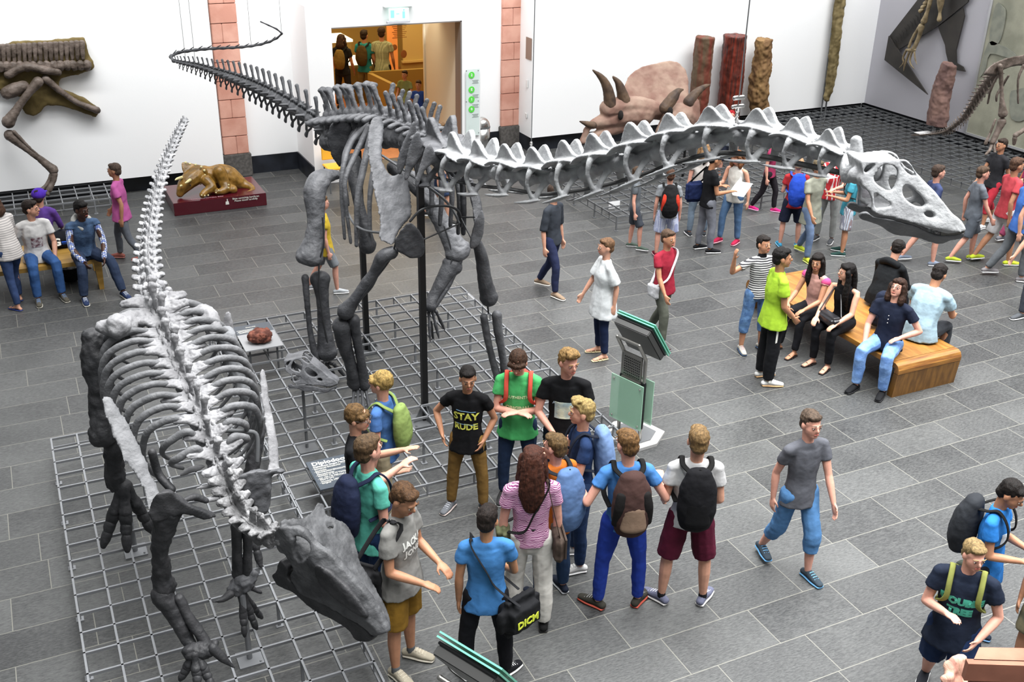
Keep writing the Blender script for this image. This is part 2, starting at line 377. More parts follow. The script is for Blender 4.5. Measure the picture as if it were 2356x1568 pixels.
MB().box((e.x, yf-.1, e.z+.01), (.36, .04, .2)).build('lit_panel', mat('exit_glass', '#e6fbf5', .3, emit=.9), t)
MB().box((e.x+.01, yf-.06, e.z+.145), (.55, .115, .014)).build('hanging_rail', WHITE, t)
MB().box((e.x-.02, yf-.1, e.z-.12), (.42, .08, .035)).build('lamp_housing', mat('grey_plastic', '#c9cbd2', .5), t)
tq = mat('turquoise_print', '#8fe6d6', .5, emit=.4); mb = MB()
mb.box((e.x-.13, yf-.123, e.z+.02), (.07, .004, .13)); mb.box((e.x-.03, yf-.123, e.z+.02), (.06, .004, .015)).box((e.x+.08, yf-.123, e.z+.0), (.05, .004, .12)).ball((e.x+.085, yf-.123, e.z+.085), (.018, .003, .018)); mb.build('running_figure', tq, t)
c = fl(1115, 335); c = V((8.52, 19.25, 0)); chrome = mat('brushed_chrome', '#c9c7c4', .22, metal=1)
t = thing('waste_bin', c, 'chrome domed waste bin in the recess right of the doorway', 'bin')
MB().tube([c+V((0, 0, .02)), c+V((0, 0, .55))], [.17], seg=24, cap=0).build('body', chrome, t, smooth=True)
MB().ball(c+V((0, 0, .56)), (.17, .17, .19), seg=24, rg=12).build('dome_lid', chrome, t, smooth=True)
MB().tube([c+V((0, 0, .54)), c+V((0, 0, .565))], [.175], seg=24, cap=0).build('rim', STEEL, t)
xs = 9.475
MB0 = MB().box((xs-.005, 19.12, 2.05), (.012, .24, .42)); o = MB0.build('hatch', mat('bronze_hatch', '#8d7668', .5)); tag(o, 'square bronze service hatch in the side of the white wall by the right pillar', 'hatch')
for z, h, lab in ((1.36, .15, 'white light switch'), (.72, .09, 'white wall socket')):
    o = MB().rbox((xs-.012, 19.15, z), (.02, .08, h), .005).build('wall_switch' if h > .1 else 'wall_socket', mat('switch_white', '#e4e4e2', .4)); tag(o, lab+' on the side of the white wall by the right pillar', 'switch' if h > .1 else 'socket')
# yellow chair glimpsed by the portal
c = fl(745, 430); t = thing('yellow_chair', (5.05, 18.1, 0), 'small yellow chair half hidden behind the large skeleton near the doorway', 'chair')
ym = mat('yellow_plastic', '#eeb43c', .4)
MB().rbox((5.12, 18.2, .68), (.4, .03, .32), .01).build('backrest', ym, t); MB().rbox((5.12, 18.0, .44), (.4, .4, .03), .01).build('seat', ym, t)
for sx in (-1, 1):
    for sy in (-1, 1): MB().tube([(5.12+sx*.17, 18+sy*.17, 0), (5.12+sx*.17, 18+sy*.17, .43)], [.012], seg=8).build('leg', STEEL, t)
# ---------------- metal grid platforms ----------------
def platform(x0, y0, nx, ny, label, C=.244, z=.25, zl=.13, legs=3, bar=.011, skip=None, mt=STEEL, edges='NSEW'):
    t = thing('grid_platform', (x0, y0, 0), label, 'platform')
    X = [x0+i*C for i in range(nx+1)]; Y = [y0+j*C for j in range(ny+1)]; b = bar*2
    ok = skip or (lambda i, j: True)
    mb = MB()
    for j, y in enumerate(Y):
        for i in range(nx):
            if ok(i, min(j, ny-1)) or ok(i, max(j-1, 0)): mb.box(((X[i]+X[i+1])/2, y, z-.012), (C, b*.75, .024))
    for i, x in enumerate(X):
        for j in range(ny):
            if ok(min(i, nx-1), j) or ok(max(i-1, 0), j): mb.box((x, (Y[j]+Y[j+1])/2, z-.0115), (b*.75, C+b*.7, .0245))
    mb.build('grid', mt, t)
    # lower rail and short posts round the rim
    mb = MB()
    def edge(p, q, vert):
        mb.box(((p[0]+q[0])/2, (p[1]+q[1])/2, zl), (abs(p[0]-q[0])+b*.6, abs(p[1]-q[1])+b*.6, b*.7))
        mb.box((p[0], p[1], (z+zl)/2), (b*.7, b*.7, z-zl))
    for i in range(nx):
        for j in range(ny):
            if not ok(i, j): continue
            if (i == 0 or not ok(i-1, j)): edge((X[i], Y[j]), (X[i], Y[j+1]), 1)
            if (i == nx-1 or not ok(i+1, j)): edge((X[i+1], Y[j]), (X[i+1], Y[j+1]), 1)
            if (j == 0 or not ok(i, j-1)): edge((X[i], Y[j]), (X[i+1], Y[j]), 0)
            if (j == ny-1 or not ok(i, j+1)): edge((X[i], Y[j+1]), (X[i+1], Y[j+1]), 0)
    mb.build('rim_rail', mt, t)
    for i in range(0, nx+1, legs):
        for j in range(0, ny+1, legs):
            if not (ok(min(i, nx-1), min(j, ny-1)) or ok(max(i-1, 0), max(j-1, 0))): continue
            MB().box((X[i], Y[j], z/2-.01), (.022, .022, z-.02)).box((X[i], Y[j], .004), (.06, .06, .008)).build('leg', mt, t)
    return t
light = mat('light_grey_steel', '#7b7d80', .45)
platform(-.185, 5.45-.0, 8, 20, 'long metal grid platform under the duck-billed dinosaur skeleton in the foreground', mt=light, zl=.14)
platform(1.78, 8.02, 14, 18, 'large metal grid platform under the long-necked dinosaur skeleton', mt=mat('mid_grey_steel', '#727477', .45))
platform(8.69, 14.15, 18, 14, 'metal grid platform under the two triceratops skulls')
platform(-4.1, 18.25, 23, 4, 'metal grid platform under the fossil slab on the left wall', mt=light)
platform(13.6, 11.2, 19, 32, 'metal grid platform under the standing skeleton in the far right corner', legs=4, skip=lambda i, j: not (i < 8 and j < 14) )
# ---------------- skeletons ----------------
def bonemat(key, col, col2):
    return mat(key, col, .58, col2=col2, vscale=7, bump=.5, bscale=45, detail=8, spec=.4)
BN = bonemat('neck_bone', '#8c8d8f', '#a6a8a9'); BM = bonemat('body_bone', '#4a4b4e', '#626366'); BD = bonemat('dark_bone', '#303134', '#424346')
BH = bonemat('pale_bone', '#7b7b7d', '#98989a'); BHD = bonemat('black_bone', '#262729', '#3a3a3c'); BR = bonemat('brown_bone', '#4a4038', '#6c6058')
ROD = mat('armature_rod', '#2a2b2d', .4)
def bone(name, pts, mt, root, vox=.012, amp=.012, ns=.07, sm=2, side=None, n=4, seg=12, ends=True, label=None, extra=None, flat=None):
    """pts: (px,py,Y,r_px[,r2_px]) in photo pixels with a real depth Y"""
    mb = MB(); P = [at(*p[:3]) for p in pts]; R = [((p[3]*pxm(q)), (p[4] if len(p) > 4 else p[3]*(flat or 1))*pxm(q)) for p, q in zip(pts, P)]
    mb.tube(P, R, seg=seg, side=side if side is not None else RT, sm=n)
    if ends:
        for i, j in ((0, 1), (-1, -2)):
            d = (P[i]-P[j]).normalized(); s = V(side if side is not None else RT); s = (s-d*s.dot(d)).normalized(); r = R[i][0]
            for k in (-1, 1): mb.ball(P[i]+s*(k*r*.45)-d*r*.1, r*.62)
    if extra: extra(mb)
    return mb.organic(name, mt, root, label, vox=vox, sm=sm, amp=amp, nscale=ns)
def rodp(name, pts, r, root, mt=ROD, n=6):
    P = [at(*p[:3]) for p in pts]; mb = MB().tube(P, [r]*len(P), seg=8, sm=n); return mb.build(name, mt, root, smooth=True)
def frame(P, F, size, up=V((0, 0, 1)), lat=1):
    F = V(F).normalized(); X = F.cross(V(up)).normalized(); U = X.cross(F)
    M = Matrix((X*size*lat, F*size, U*size)).transposed().to_4x4(); M.translation = V(P); return M
def template(mb, vox, sm=2, amp=.02, ns=.15):
    me = mb.mesh('t'); bm = bmesh.new(); bm.from_mesh(me); bmesh.ops.recalc_face_normals(bm, faces=bm.faces); bm.to_mesh(me); bm.free()
    return organic_mesh(me, vox, sm, amp, ns)
def stamp(name, me, M, mt, root, label=None):
    me = me.copy(); me.transform(M); return link(name, me, mt, root, label)
def neck_template():
    mb = MB(); mb.tube([(0, -.46, -.08), (0, -.25, -.07), (0, .1, -.05), (0, .45, -.04)], [.16, .11, .115, .13], sm=3)
    mb.ball((0, .47, -.04), .12); mb.tube([(0, -.3, .12), (0, .3, .12)], [(.09, .1)]); mb.ball((0, 0, .15), (.24, .36, .05))
    for s in (-1, 1):
        mb.tube([(s*.1, 0, .16), (s*.19, .25, .15), (s*.2, .52, .1)], [(.13, .045), (.11, .04), (.06, .03)], side=(1, 0, 0), sm=3)
        mb.tube([(s*.1, 0, .17), (s*.2, -.22, .17), (s*.23, -.46, .1)], [(.13, .045), (.12, .04), (.07, .03)], side=(1, 0, 0), sm=3)
        mb.plate([(-.5, .12), (-.28, .26), (-.1, .44), (.03, .5), (.13, .43), (.26, .26), (.54, .1), (.2, .06), (-.2, .06)], (), lambda a, b, s=s: V((s*(.07+.16*(b-.1)), a, b)), .07, (1, 0, 0), sm=3, res=.1)
        mb.tube([(s*.16, .06, .15), (s*.27, .06, .06), (s*.3, .0, -.12), (s*.27, 0, -.3), (s*.24, .02, -.4)], [(.2, .035), (.085, .036), (.045, .034), (.05, .034), (.11, .034)], side=(0, 1, 0), sm=4)
        mb.tube([(s*.08, .25, -.1), (s*.17, .16, -.24), (s*.24, .06, -.4)], [(.12, .04), (.08, .032), (.09, .03)], side=(0, 1, 0), sm=4)
        mb.tube([(s*.06, -.2, .1), (s*.13, -.05, .02), (s*.24, .02, .04)], [(.04, .02)]*3, side=(0, 1, 0), sm=3)
        mb.tube([(s*.25, .26, -.4), (s*.25, .1, -.42), (s*.25, -.1, -.44), (s*.25, -.34, -.46), (s*.24, -.62, -.47)], [(.025, .014), (.06, .026), (.07, .036), (.045, .028), (.014, .012)], side=(1, 0, 0), sm=3)
    return template(mb, .017, 2, .015, .1)
def tail_template(spine=.5, long=.5):
    mb = MB(); h = long/2; mb.tube([(0, -h, 0), (0, -h*.4, .0), (0, h*.4, 0), (0, h, 0)], [.165, .125, .125, .165], sm=3)
    mb.tube([(0, .02, .1), (0, -.04, .25), (0, -.16, spine)], [(.05, .1), (.028, .065), (.045, .05)], side=(1, 0, 0), sm=3); mb.ball((0, -.17, spine), (.05, .05, .035))
    for s in (-1, 1):
        mb.tube([(s*.1, 0, .05), (s*.27, -.03, .06)], [(.07, .03), (.03, .02)], side=(0, 1, 0)); mb.tube([(s*.05, .1, .15), (s*.08, .3, .2)], [.04, .025]); mb.tube([(s*.04, -.1, .18), (s*.06, -.26, .2)], [.035, .025])
    return template(mb, .016, 2, .015, .1)
def chevron_template():
    mb = MB()
    for s in (-1, 1): mb.tube([(s*.08, -.27, -.15), (s*.05, -.29, -.3), (0, -.32, -.38)], [(.03, .02)]*3)
    mb.tube([(0, -.32, -.36), (0, -.36, -.5)], [(.022, .035), (.03, .06)], side=(1, 0, 0)); return template(mb, .012, 1, 0)
def dorsal_template(sp=1):
    mb = MB(); mb.tube([(0, -.24, -.28), (0, 0, -.28), (0, .24, -.28)], [.17, .125, .17], sm=3); mb.tube([(0, -.1, -.15), (0, -.05, .1)], [(.09, .13), (.1, .1)], side=(1, 0, 0))
    for s in (-1, 1):
        mb.tube([(s*.06, 0, -.03), (s*.2, 0, .06), (s*.34, 0, .03)], [(.1, .04), (.06, .04), (.055, .05)], side=(0, 1, 0), sm=3)
        mb.tube([(s*.06, .05, .02), (s*.1, .24, .0)], [.05, .04]); mb.tube([(s*.06, -.05, .05), (s*.09, -.24, .06)], [.05, .04])
        if sp == 2: mb.tube([(s*.05, -.02, .05), (s*.08, -.02, .25), (s*.15, .02, .5)], [(.03, .11), (.03, .08), (.04, .035)], side=(1, 0, 0), sm=3)
    if sp == 1:
        mb.tube([(0, -.02, .05), (0, -.06, .3), (0, -.1, .5)], [(.035, .12), (.03, .085), (.06, .08)], side=(1, 0, 0), sm=3); mb.ball((0, -.1, .5), (.09, .08, .045))
    return template(mb, .017, 2, .03, .08)
NT, TT, CT, DT1, DT2 = neck_template(), tail_template(), chevron_template(), dorsal_template(1), dorsal_template(2)
def path_frames(P, n):
    """n evenly spaced (by index param) points along a smooth path of tuples"""
    q = cr(P, 12); L_ = [0]
    for a, b in zip(q, q[1:]): L_.append(L_[-1]+(V(b[:3])-V(a[:3])).length)
    return q, L_
def sample(q, L_, s):
    for i in range(len(L_)-1):
        if L_[i+1] >= s:
            t = (s-L_[i])/max(1e-6, L_[i+1]-L_[i]); a, b = q[i], q[i+1]
            return [x+(y-x)*t for x, y in zip(a, b)], (V(b[:3])-V(a[:3])).normalized()
    return q[-1], (V(q[-1][:3])-V(q[-2][:3])).normalized()
# ======== long-necked skeleton ========
base = V((3.55, 9.55, 0))
D = thing('dinosaur_skeleton', base, 'long-necked sauropod skeleton on the large grid platform, neck reaching over the hall', 'dinosaur skeleton')
# support poles
for px, py, lab, top in ((978, 968, 'front', 2.95), (845, 806, 'rear', 2.55)):
    p = fl(px, py); mb = MB().box((p.x, p.y, top/2), (.062, .062, top)); mb.build('support_pole', BLACKST, D)
    mb = MB().box((p.x, p.y, .012), (.36, .3, .024))
    for k in range(4):
        a = k*math.pi/2+.2; d = V((math.cos(a), math.sin(a), 0)); mb.plate([(0, .02), (.13, .02), (.02, .2), (0, .2)], (), lambda u, v, d=d, p=p: p+d*(u+.02)+V((0, 0, v)), .012, d.cross(V((0, 0, 1))), sm=1)
        mb.ball(p+V((math.copysign(.14, math.cos(a+.6)), math.copysign(.11, math.sin(a+.6)), .026)), .014, seg=8, rg=5)
    mb.build('base_plate', STEEL, D)
# neck
NV = [(1178, 392, 112, 3.72), (1245, 401, 118, 3.75), (1315, 392, 126, 3.78), (1387, 377, 132, 3.8), (1474, 353, 132, 3.82), (1556, 328, 122, 3.83), (1650, 307, 116, 3.84), (1752, 313, 116, 3.84), (1836, 331, 112, 3.83), (1914, 351, 104, 3.82)]
NP = [ax(a, b, x) for a, b, h, x in NV]; NPX = [at(975, 338, 10.05), at(1020, 350, 9.55), at(1065, 372, 9.05), at(1120, 386, 8.5)]
chain = NPX+NP+[ax(1975, 372, 3.82), ax(2030, 395, 3.8)]; hh = [150, 150, 130, 122]
for i, (a, b, h, x) in enumerate(NV):
    P = NP[i]; j = i+4; F = chain[j+1]-chain[j-1]; size = h*pxm(P)*1.12; length = F.length/2
    Mx = frame(P, F, size); Mx = Mx @ Matrix.Diagonal((1, max(.8, length/size/.93), 1, 1)) @ Matrix.Rotation(.05*math.sin(i*2.3), 4, 'Y')
    stamp('neck_vertebra', NT, Mx, BN, D)
for j in (1, 2, 3):
    P = chain[j]; F = chain[j+1]-chain[j-1]; size = hh[j]*pxm(P)*1.1
    stamp('neck_vertebra', NT, frame(P, F, size) @ Matrix.Diagonal((1.25, max(.75, F.length/2/size/.93), 1, 1)), BN if j > 1 else BM, D)
# axis and atlas
def ex(mb):
    P = at(1970, 330, ax(1965, 365, 3.82).y)
mb = MB(); P1 = ax(1950, 372, 3.83); P2 = ax(2003, 398, 3.8); mb.tube([P1, (P1+P2)/2, P2], [.06, .045, .055], sm=3)
q = ax(1970, 322, 3.83); mb.tube([P1.lerp(P2, .3), q+V((0, -.01, -.03)), q], [(.07, .03), (.04, .025), (.035, .025)], side=(0, 1, 0)); mb.ball(q+V((0, 0, -.02)), (.015, .03, .02)); mb.tube([P1.lerp(P2, .4), ax(2000, 372, 3.72)], [.05, .02])
for s in (-1, 1): mb.tube([P1+V((s*.03, 0, .02)), P1.lerp(P2, .5)+V((s*.09, 0, -.03)), P2+V((s*.08, 0, .02))], [(.045, .015)]*3, sm=3)
mb.organic('axis_vertebra', BN, D, vox=.008, amp=.01, nscale=.05)
# neck rod and its hangers
rod = [at(960, 400, 9.9), at(1090, 425, 8.7)]+[p+V((0, 0, -.4*v[2]*pxm(p))) for p, v in zip(NP, NV)]+[ax(1990, 408, 3.8)]
MB().tube(rod, [.016]*len(rod), seg=8, sm=4).build('neck_rod', ROD, D)
for i in (1, 5):
    pass
for (cx_, cy_, cY) in ((428, 147, 16.6), (450, 150, 16.4), (578, 106, 16.35), (648, 80, 15.95)):
    P = at(cx_, cy_, cY); MB().tube([P, P+V((0, 0, 3))], [.0035], seg=5).build('hanging_cable', STEEL, D)
for (px, py0, py1, X) in ((1700, 0, 300, 3.84), (1226, 0, 360, 3.75)):
    P = ax(1689 if px == 1700 else 1221, 330 if px == 1700 else 385, X)
    mb = MB().tube([P, V((P.x, P.y, P.z+3.6))], [.004], seg=6); mb.build('hanging_cable', STEEL, D)
    mb = MB()
    for k in range(7): mb.ball(P+V((0, 0, .03+k*.028)), (.014, .008 if k % 2 else .014, .018), seg=8, rg=5)
    if px == 1700: mb.tube([P+V((-.03, -.0, .27)), P+V((.03, 0, .27))], [.014], seg=8); mb.tube([P+V((-.035, 0, .22)), P+V((.035, 0, .22))], [.012], seg=8)
    mb.build('shackle', chrome, D)
# sacral and dorsal vertebrae
dp = [tuple(at(758, 300, 12.5)), tuple(at(800, 296, 12.0)), tuple(at(860, 292, 11.3)), tuple(at(915, 300, 10.7)), tuple(at(965, 322, 10.15)), tuple(at(1010, 345, 9.65))]
q, L_ = path_frames(dp, 0); n = 15; tot = L_[-1]
for k in range(n):
    s = tot*(k+.3)/n; P, T = sample(q, L_, s); P = V(P); Fm = (P.y-9.6)/2.9; sz = .62+.1*min(1, max(0, Fm)); fr = k/n
    Mx = frame(P+V((0, 0, .1)), T, sz*(1.08 if fr < .6 else .95)) @ Matrix.Rotation(.12*math.sin(k*1.9)+0.05, 4, 'X') @ Matrix.Diagonal((1.1, .75, 1, 1)); stamp('back_vertebra', DT1 if fr < .52 else DT2, Mx, BM if fr < .8 else BM, D)
# tail
tp = [(752, 302, 12.55), (700, 262, 13.1), (640, 225, 13.9), (580, 196, 14.8), (520, 174, 15.6), (460, 154, 16.3), (415, 144, 16.75), (396, 138, 17.0), (394, 128, 17.1), (410, 121, 17.1), (470, 113, 16.8), (560, 108, 16.4), (612, 99, 16.2), (643, 84, 16.0), (648, 74, 15.9), (635, 66, 15.85), (600, 50, 15.75)]
hp = [.62, .62, .58, .52, .42, .3, .2, .15, .14, .14, .13, .11, .09, .075, .06, .05, .03]
q, L_ = path_frames([tuple(at(*p))+(h,) for p, h in zip(tp, hp)], 0); s = .0; k = 0
while s < L_[-1]-.02:
    P, T = sample(q, L_, s); h = P[3]; step = max(.34*h+.02, .07) if h > .16 else .155; F = -T
    ln = step/h/.54
    if h > .16:
        stamp('tail_vertebra', TT, frame(V(P[:3])+V((0, 0, .0)), F, h) @ Matrix.Diagonal((1, min(1.4, ln), 1.0 if h > .4 else .9, 1)), BM, D)
        if h > .2: stamp('chevron', CT, frame(V(P[:3]), F, h) @ Matrix.Rotation(-.15, 4, 'X'), BM, D)
    else:
        Q, _ = sample(q, L_, min(L_[-1], s+step*.93)); a, b = V(P[:3]), V(Q[:3]); mb = MB().tube([a, a.lerp(b, .5), b], [h*.16+.006, h*.1+.005, h*.15+.006], sm=3, seg=8)
        if h > .085: mb.tube([a.lerp(b, .3)+V((0, 0, h*.1)), a.lerp(b, .8)+V((0, 0, h*.34))], [.01, .006], seg=6)
        mb.build('tail_vertebra', BM, D, smooth=True)
    s += step; k += 1
# pelvis
def flat(name, poly, yf, th, mt, root, vox=.014, amp=.02, ns=.09, holes=(), nr=None, crop=None, res=18, sm=4, label=None, post=None, more=None):
    if crop: ox, oy, sc = crop; cv = lambda pl: [(ox+a/sc, oy+b/sc) for a, b in pl]; poly = cv(poly); holes = [cv(h) for h in holes]
    mb = MB().plate(poly, holes, lambda a, b: at(a, b, yf(a, b)), th, nr or (-FW), sm=sm, res=res)
    if more: more(mb)
    return mb.organic(name, mt, root, label, vox=vox, sm=3, amp=amp, nscale=ns)
flat('ilium', [(760, 285), (785, 275), (806, 290), (812, 320), (800, 355), (782, 385), (768, 372), (755, 345), (750, 310)], lambda a, b: 11.7, .06, BD, D, nr=V((.9, .3, .1)).normalized())
bone('ilium', [(905, 300, 11.9, 10, 30), (925, 330, 11.7, 12, 34), (935, 365, 11.5, 12, 24)], BD, D)
bone('pubis', [(812, 372, 11.4, 20), (822, 450, 11.1, 13), (838, 520, 10.9, 13), (846, 565, 10.85, 20)], BD, D)
bone('pubis', [(905, 385, 11.4, 16), (950, 430, 11.15, 12), (990, 470, 10.95, 12)], BD, D)
# hind legs
bone('femur', [(772, 402, 11.3, 17), (742, 408, 11.25, 26), (724, 440, 11.15, 27), (727, 500, 11.05, 21), (723, 550, 11.0, 24), (712, 590, 10.95, 33)], BM, D, amp=.02, flat=.7, ends=False, extra=lambda m: (m.ball(at(694, 592, 10.95), .07), m.ball(at(730, 594, 10.95), .075)))
bone('tibia', [(736, 640, 10.95, 23), (742, 690, 10.9, 15), (747, 760, 10.85, 17), (752, 812, 10.8, 24)], BD, D, flat=.8)
bone('fibula', [(702, 638, 10.95, 9), (707, 700, 10.9, 7), (714, 765, 10.85, 7), (728, 828, 10.8, 9)], BD, D)
bone('femur', [(945, 405, 11.6, 15), (975, 440, 11.5, 20), (1010, 500, 11.35, 20), (1035, 545, 11.25, 23), (1055, 580, 11.15, 30)], BM, D, amp=.02, flat=.75)
bone('tibia', [(1042, 608, 11.15, 24), (1018, 645, 11.1, 17), (998, 680, 11.05, 13), (988, 705, 11.0, 16)], BD, D, flat=.8)
bone('fibula', [(1058, 600, 11.1, 7), (1030, 660, 11.05, 6), (1000, 705, 11.0, 6)], BD, D)
def foot(spots, P0, mt, root, n=5, mc=.18, toe=.12, lab='foot_bone'):
    """P0 ankle point, spots list of toe tip points (world)"""
    for i, Q in enumerate(spots):
        a = V(P0)+(V(Q)-V(P0)).normalized()*.04+RT*((i-(len(spots)-1)/2)*.035); b = a.lerp(V(Q), .5); r = .024
        mb = MB().tube([a, a.lerp(b, .5), b], [r, r*.65, r], sm=3); mb.organic('metatarsal', mt, root, vox=.008, sm=1, amp=.004, nscale=.05)
        mb = MB().tube([b.lerp(V(Q), .06), b.lerp(V(Q), .4)], [r*.95, r*.8]).tube([b.lerp(V(Q), .5), V(Q)], [r*.85, r*.35]); mb.organic('toe_bone', mt, root, vox=.008, sm=1, amp=.004, nscale=.05)
foot([fl(735, 858, .05), fl(752, 866, .05), fl(772, 864, .05), fl(787, 852, .05), (fl(800, 872, .04))], at(748, 832, 10.8), BD, D)
foot([fl(968, 775, .28), fl(990, 785, .28), fl(1010, 778, .28), fl(1023, 758, .28)], at(990, 712, 11.0), BD, D)
# fore legs and shoulder
sc = lambda a, b: 10.35-.85*(b-270)/290
flat('scapula', [(852, 284), (861, 270), (872, 268), (881, 280), (882, 310), (877, 340), (880, 372), (892, 396), (906, 404), (922, 400), (936, 412), (942, 440), (945, 480), (943, 500), (925, 520), (912, 540), (905, 562), (885, 556), (874, 548), (876, 510), (868, 470), (860, 430), (852, 380), (846, 330)], sc, lambda a, b: .055, BM, D, amp=.018, nr=(V((-.75, -.6, .2)).normalized()))
flat('coracoid', [(926, 524), (940, 513), (955, 520), (970, 538), (978, 560), (976, 582), (960, 594), (942, 592), (925, 582), (912, 574), (909, 556), (916, 540)], lambda a, b: 9.42, .07, BD, D, amp=.03)
flat('scapula', [(1070, 400), (1085, 410), (1100, 440), (1110, 480), (1112, 520), (1104, 545), (1092, 520), (1085, 470), (1074, 430)], lambda a, b: 9.7-.4*(b-400)/145, .05, BD, D)
flat('coracoid', [(1108, 484), (1114, 500), (1113, 530), (1104, 558), (1088, 572), (1080, 566), (1084, 540), (1094, 508)], lambda a, b: 9.2, .06, BM, D)
bone('humerus', [(902, 580, 9.5, 15), (880, 592, 9.52, 17), (862, 625, 9.57, 13), (845, 652, 9.62, 16), (820, 684, 9.66, 13), (795, 716, 9.7, 20)], BD, D)
bone('ulna', [(786, 748, 9.75, 22), (792, 790, 9.78, 18), (806, 835, 9.82, 14), (817, 880, 9.86, 18)], BD, D)
bone('radius', [(814, 735, 9.7, 14), (822, 785, 9.74, 11), (831, 835, 9.78, 11), (838, 884, 9.82, 15)], BD, D)
bone('humerus', [(1098, 560, 9.25, 12), (1108, 590, 9.25, 15), (1115, 640, 9.25, 17), (1125, 685, 9.25, 21)], BD, D)
bone('ulna', [(1113, 728, 9.25, 9), (1120, 770, 9.27, 9), (1130, 815, 9.3, 8), (1146, 872, 9.33, 10)], BM, D)
bone('radius', [(1143, 724, 9.2, 12), (1147, 765, 9.22, 11), (1155, 810, 9.25, 9), (1162, 862, 9.3, 10)], BM, D)
foot([fl(808, 955, .26), fl(822, 962, .26), fl(838, 960, .26), fl(852, 950, .26)], at(828, 892, 9.85), BD, D)
foot([fl(1150, 925, .26), fl(1165, 930, .26), fl(1180, 922, .26)], at(1155, 880, 9.3), BD, D)
for k, (a, b, X) in enumerate([(1075, 560, 9.25), (1040, 470, 10.2)]): pass
# ribs
for rb in [[(852, 283, 11.2, 6), (813, 320, 11.1, 7), (792, 373, 10.9, 7), (786, 435, 10.8, 6), (793, 548, 10.7, 4)], [(848, 292, 11.0, 7), (815, 362, 10.85, 7), (793, 427, 10.7, 6), (807, 558, 10.6, 4)],
           [(856, 300, 10.8, 8), (838, 379, 10.65, 9), (823, 457, 10.5, 8), (820, 564, 10.4, 5)], [(872, 330, 10.5, 6), (858, 404, 10.35, 8), (850, 469, 10.2, 6), (853, 565, 10.1, 5)],
           [(830, 290, 11.6, 6), (803, 330, 11.5, 7), (790, 380, 11.3, 6), (800, 470, 11.2, 5)],
           [(930, 340, 11.2, 6), (957, 382, 11.1, 6), (964, 440, 11.0, 6), (963, 485, 10.9, 5)], [(945, 350, 10.8, 6), (981, 379, 10.8, 7), (993, 430, 10.7, 7), (992, 492, 10.6, 5)],
           [(960, 350, 10.5, 6), (1008, 385, 10.5, 7), (1016, 440, 10.4, 7), (1012, 516, 10.3, 5)], [(975, 355, 10.2, 6), (1030, 390, 10.2, 7), (1040, 440, 10.1, 7), (1036, 519, 10, 5)],
           [(990, 360, 9.95, 6), (1043, 400, 9.95, 7), (1057, 455, 9.85, 7), (1054, 536, 9.8, 5)], [(1005, 362, 9.75, 6), (1058, 405, 9.7, 7), (1066, 469, 9.6, 8), (1066, 536, 9.6, 6)]]:
    bone('rib', rb, BM if rb[0][0] < 900 else BD, D, vox=.009, amp=.006, ends=False, seg=8, side=(0, 1, 0))
for sp in [[(905, 400), (925, 352), (960, 290), (975, 268)], [(960, 415), (978, 360), (1010, 318)], [(935, 378), (965, 345)], [(1000, 380), (1020, 340), (1050, 300)]]: pass
flat('neck_rib', [(912, 380), (922, 340), (940, 300), (948, 282), (956, 280), (958, 300), (975, 318), (995, 324), (970, 332), (945, 348), (930, 385), (918, 402)], lambda a, b: 9.9, .035, BM, D)
flat('neck_rib', [(930, 400), (938, 350), (952, 312), (964, 303), (972, 325), (990, 345), (1000, 350), (975, 358), (958, 375), (944, 400), (934, 415)], lambda a, b: 9.5, .035, BM, D)
flat('neck_rib', [(954, 420), (965, 380), (978, 340), (990, 330), (1000, 350), (1020, 372), (995, 376), (975, 395), (962, 430)], lambda a, b: 9.2, .035, BM, D)
# armature
rodp('armature_bar', [(944, 508, 9.5), (970, 482, 9.5), (1010, 473, 9.5), (1042, 477, 9.5), (1058, 492, 9.5), (1061, 520, 9.5)], .014, D)
rodp('armature_bar', [(976, 550, 9.5), (1057, 514, 9.5)], .009, D); rodp('armature_bar', [(1060, 500, 9.5), (1086, 552, 9.3)], .008, D); rodp('armature_bar', [(1062, 500, 9.5), (1092, 499, 9.35)], .008, D)
rodp('armature_bar', [(800, 488, 10.7), (815, 515, 10.5), (840, 530, 10.2), (876, 535, 9.8)], .014, D, STEEL)
rodp('armature_bar', [(880, 358, 10.4), (940, 398, 10.1), (1010, 448, 9.8), (1040, 480, 9.6), (1057, 512, 9.5)], .014, D, STEEL)
rodp('armature_bar', [(742, 500, 10.9), (745, 560, 10.85), (734, 608, 10.85), (738, 700, 10.8), (756, 800, 10.75)], .01, D)
rodp('armature_bar', [(1022, 520, 11.2), (1040, 590, 11.1), (1020, 650, 11.05), (990, 700, 11)], .01, D)
rodp('armature_bar', [(992, 740, 11.0), (996, 775, 11.0), (997, 785, 11.05)], .016, D)
rodp('armature_bar', [(910, 560, 9.45), (895, 600, 9.5), (850, 660, 9.55), (812, 720, 9.65), (800, 780, 9.7)], .01, D)
rodp('armature_bar', [(1095, 560, 9.25), (1115, 650, 9.25), (1124, 720, 9.25)], .01, D)
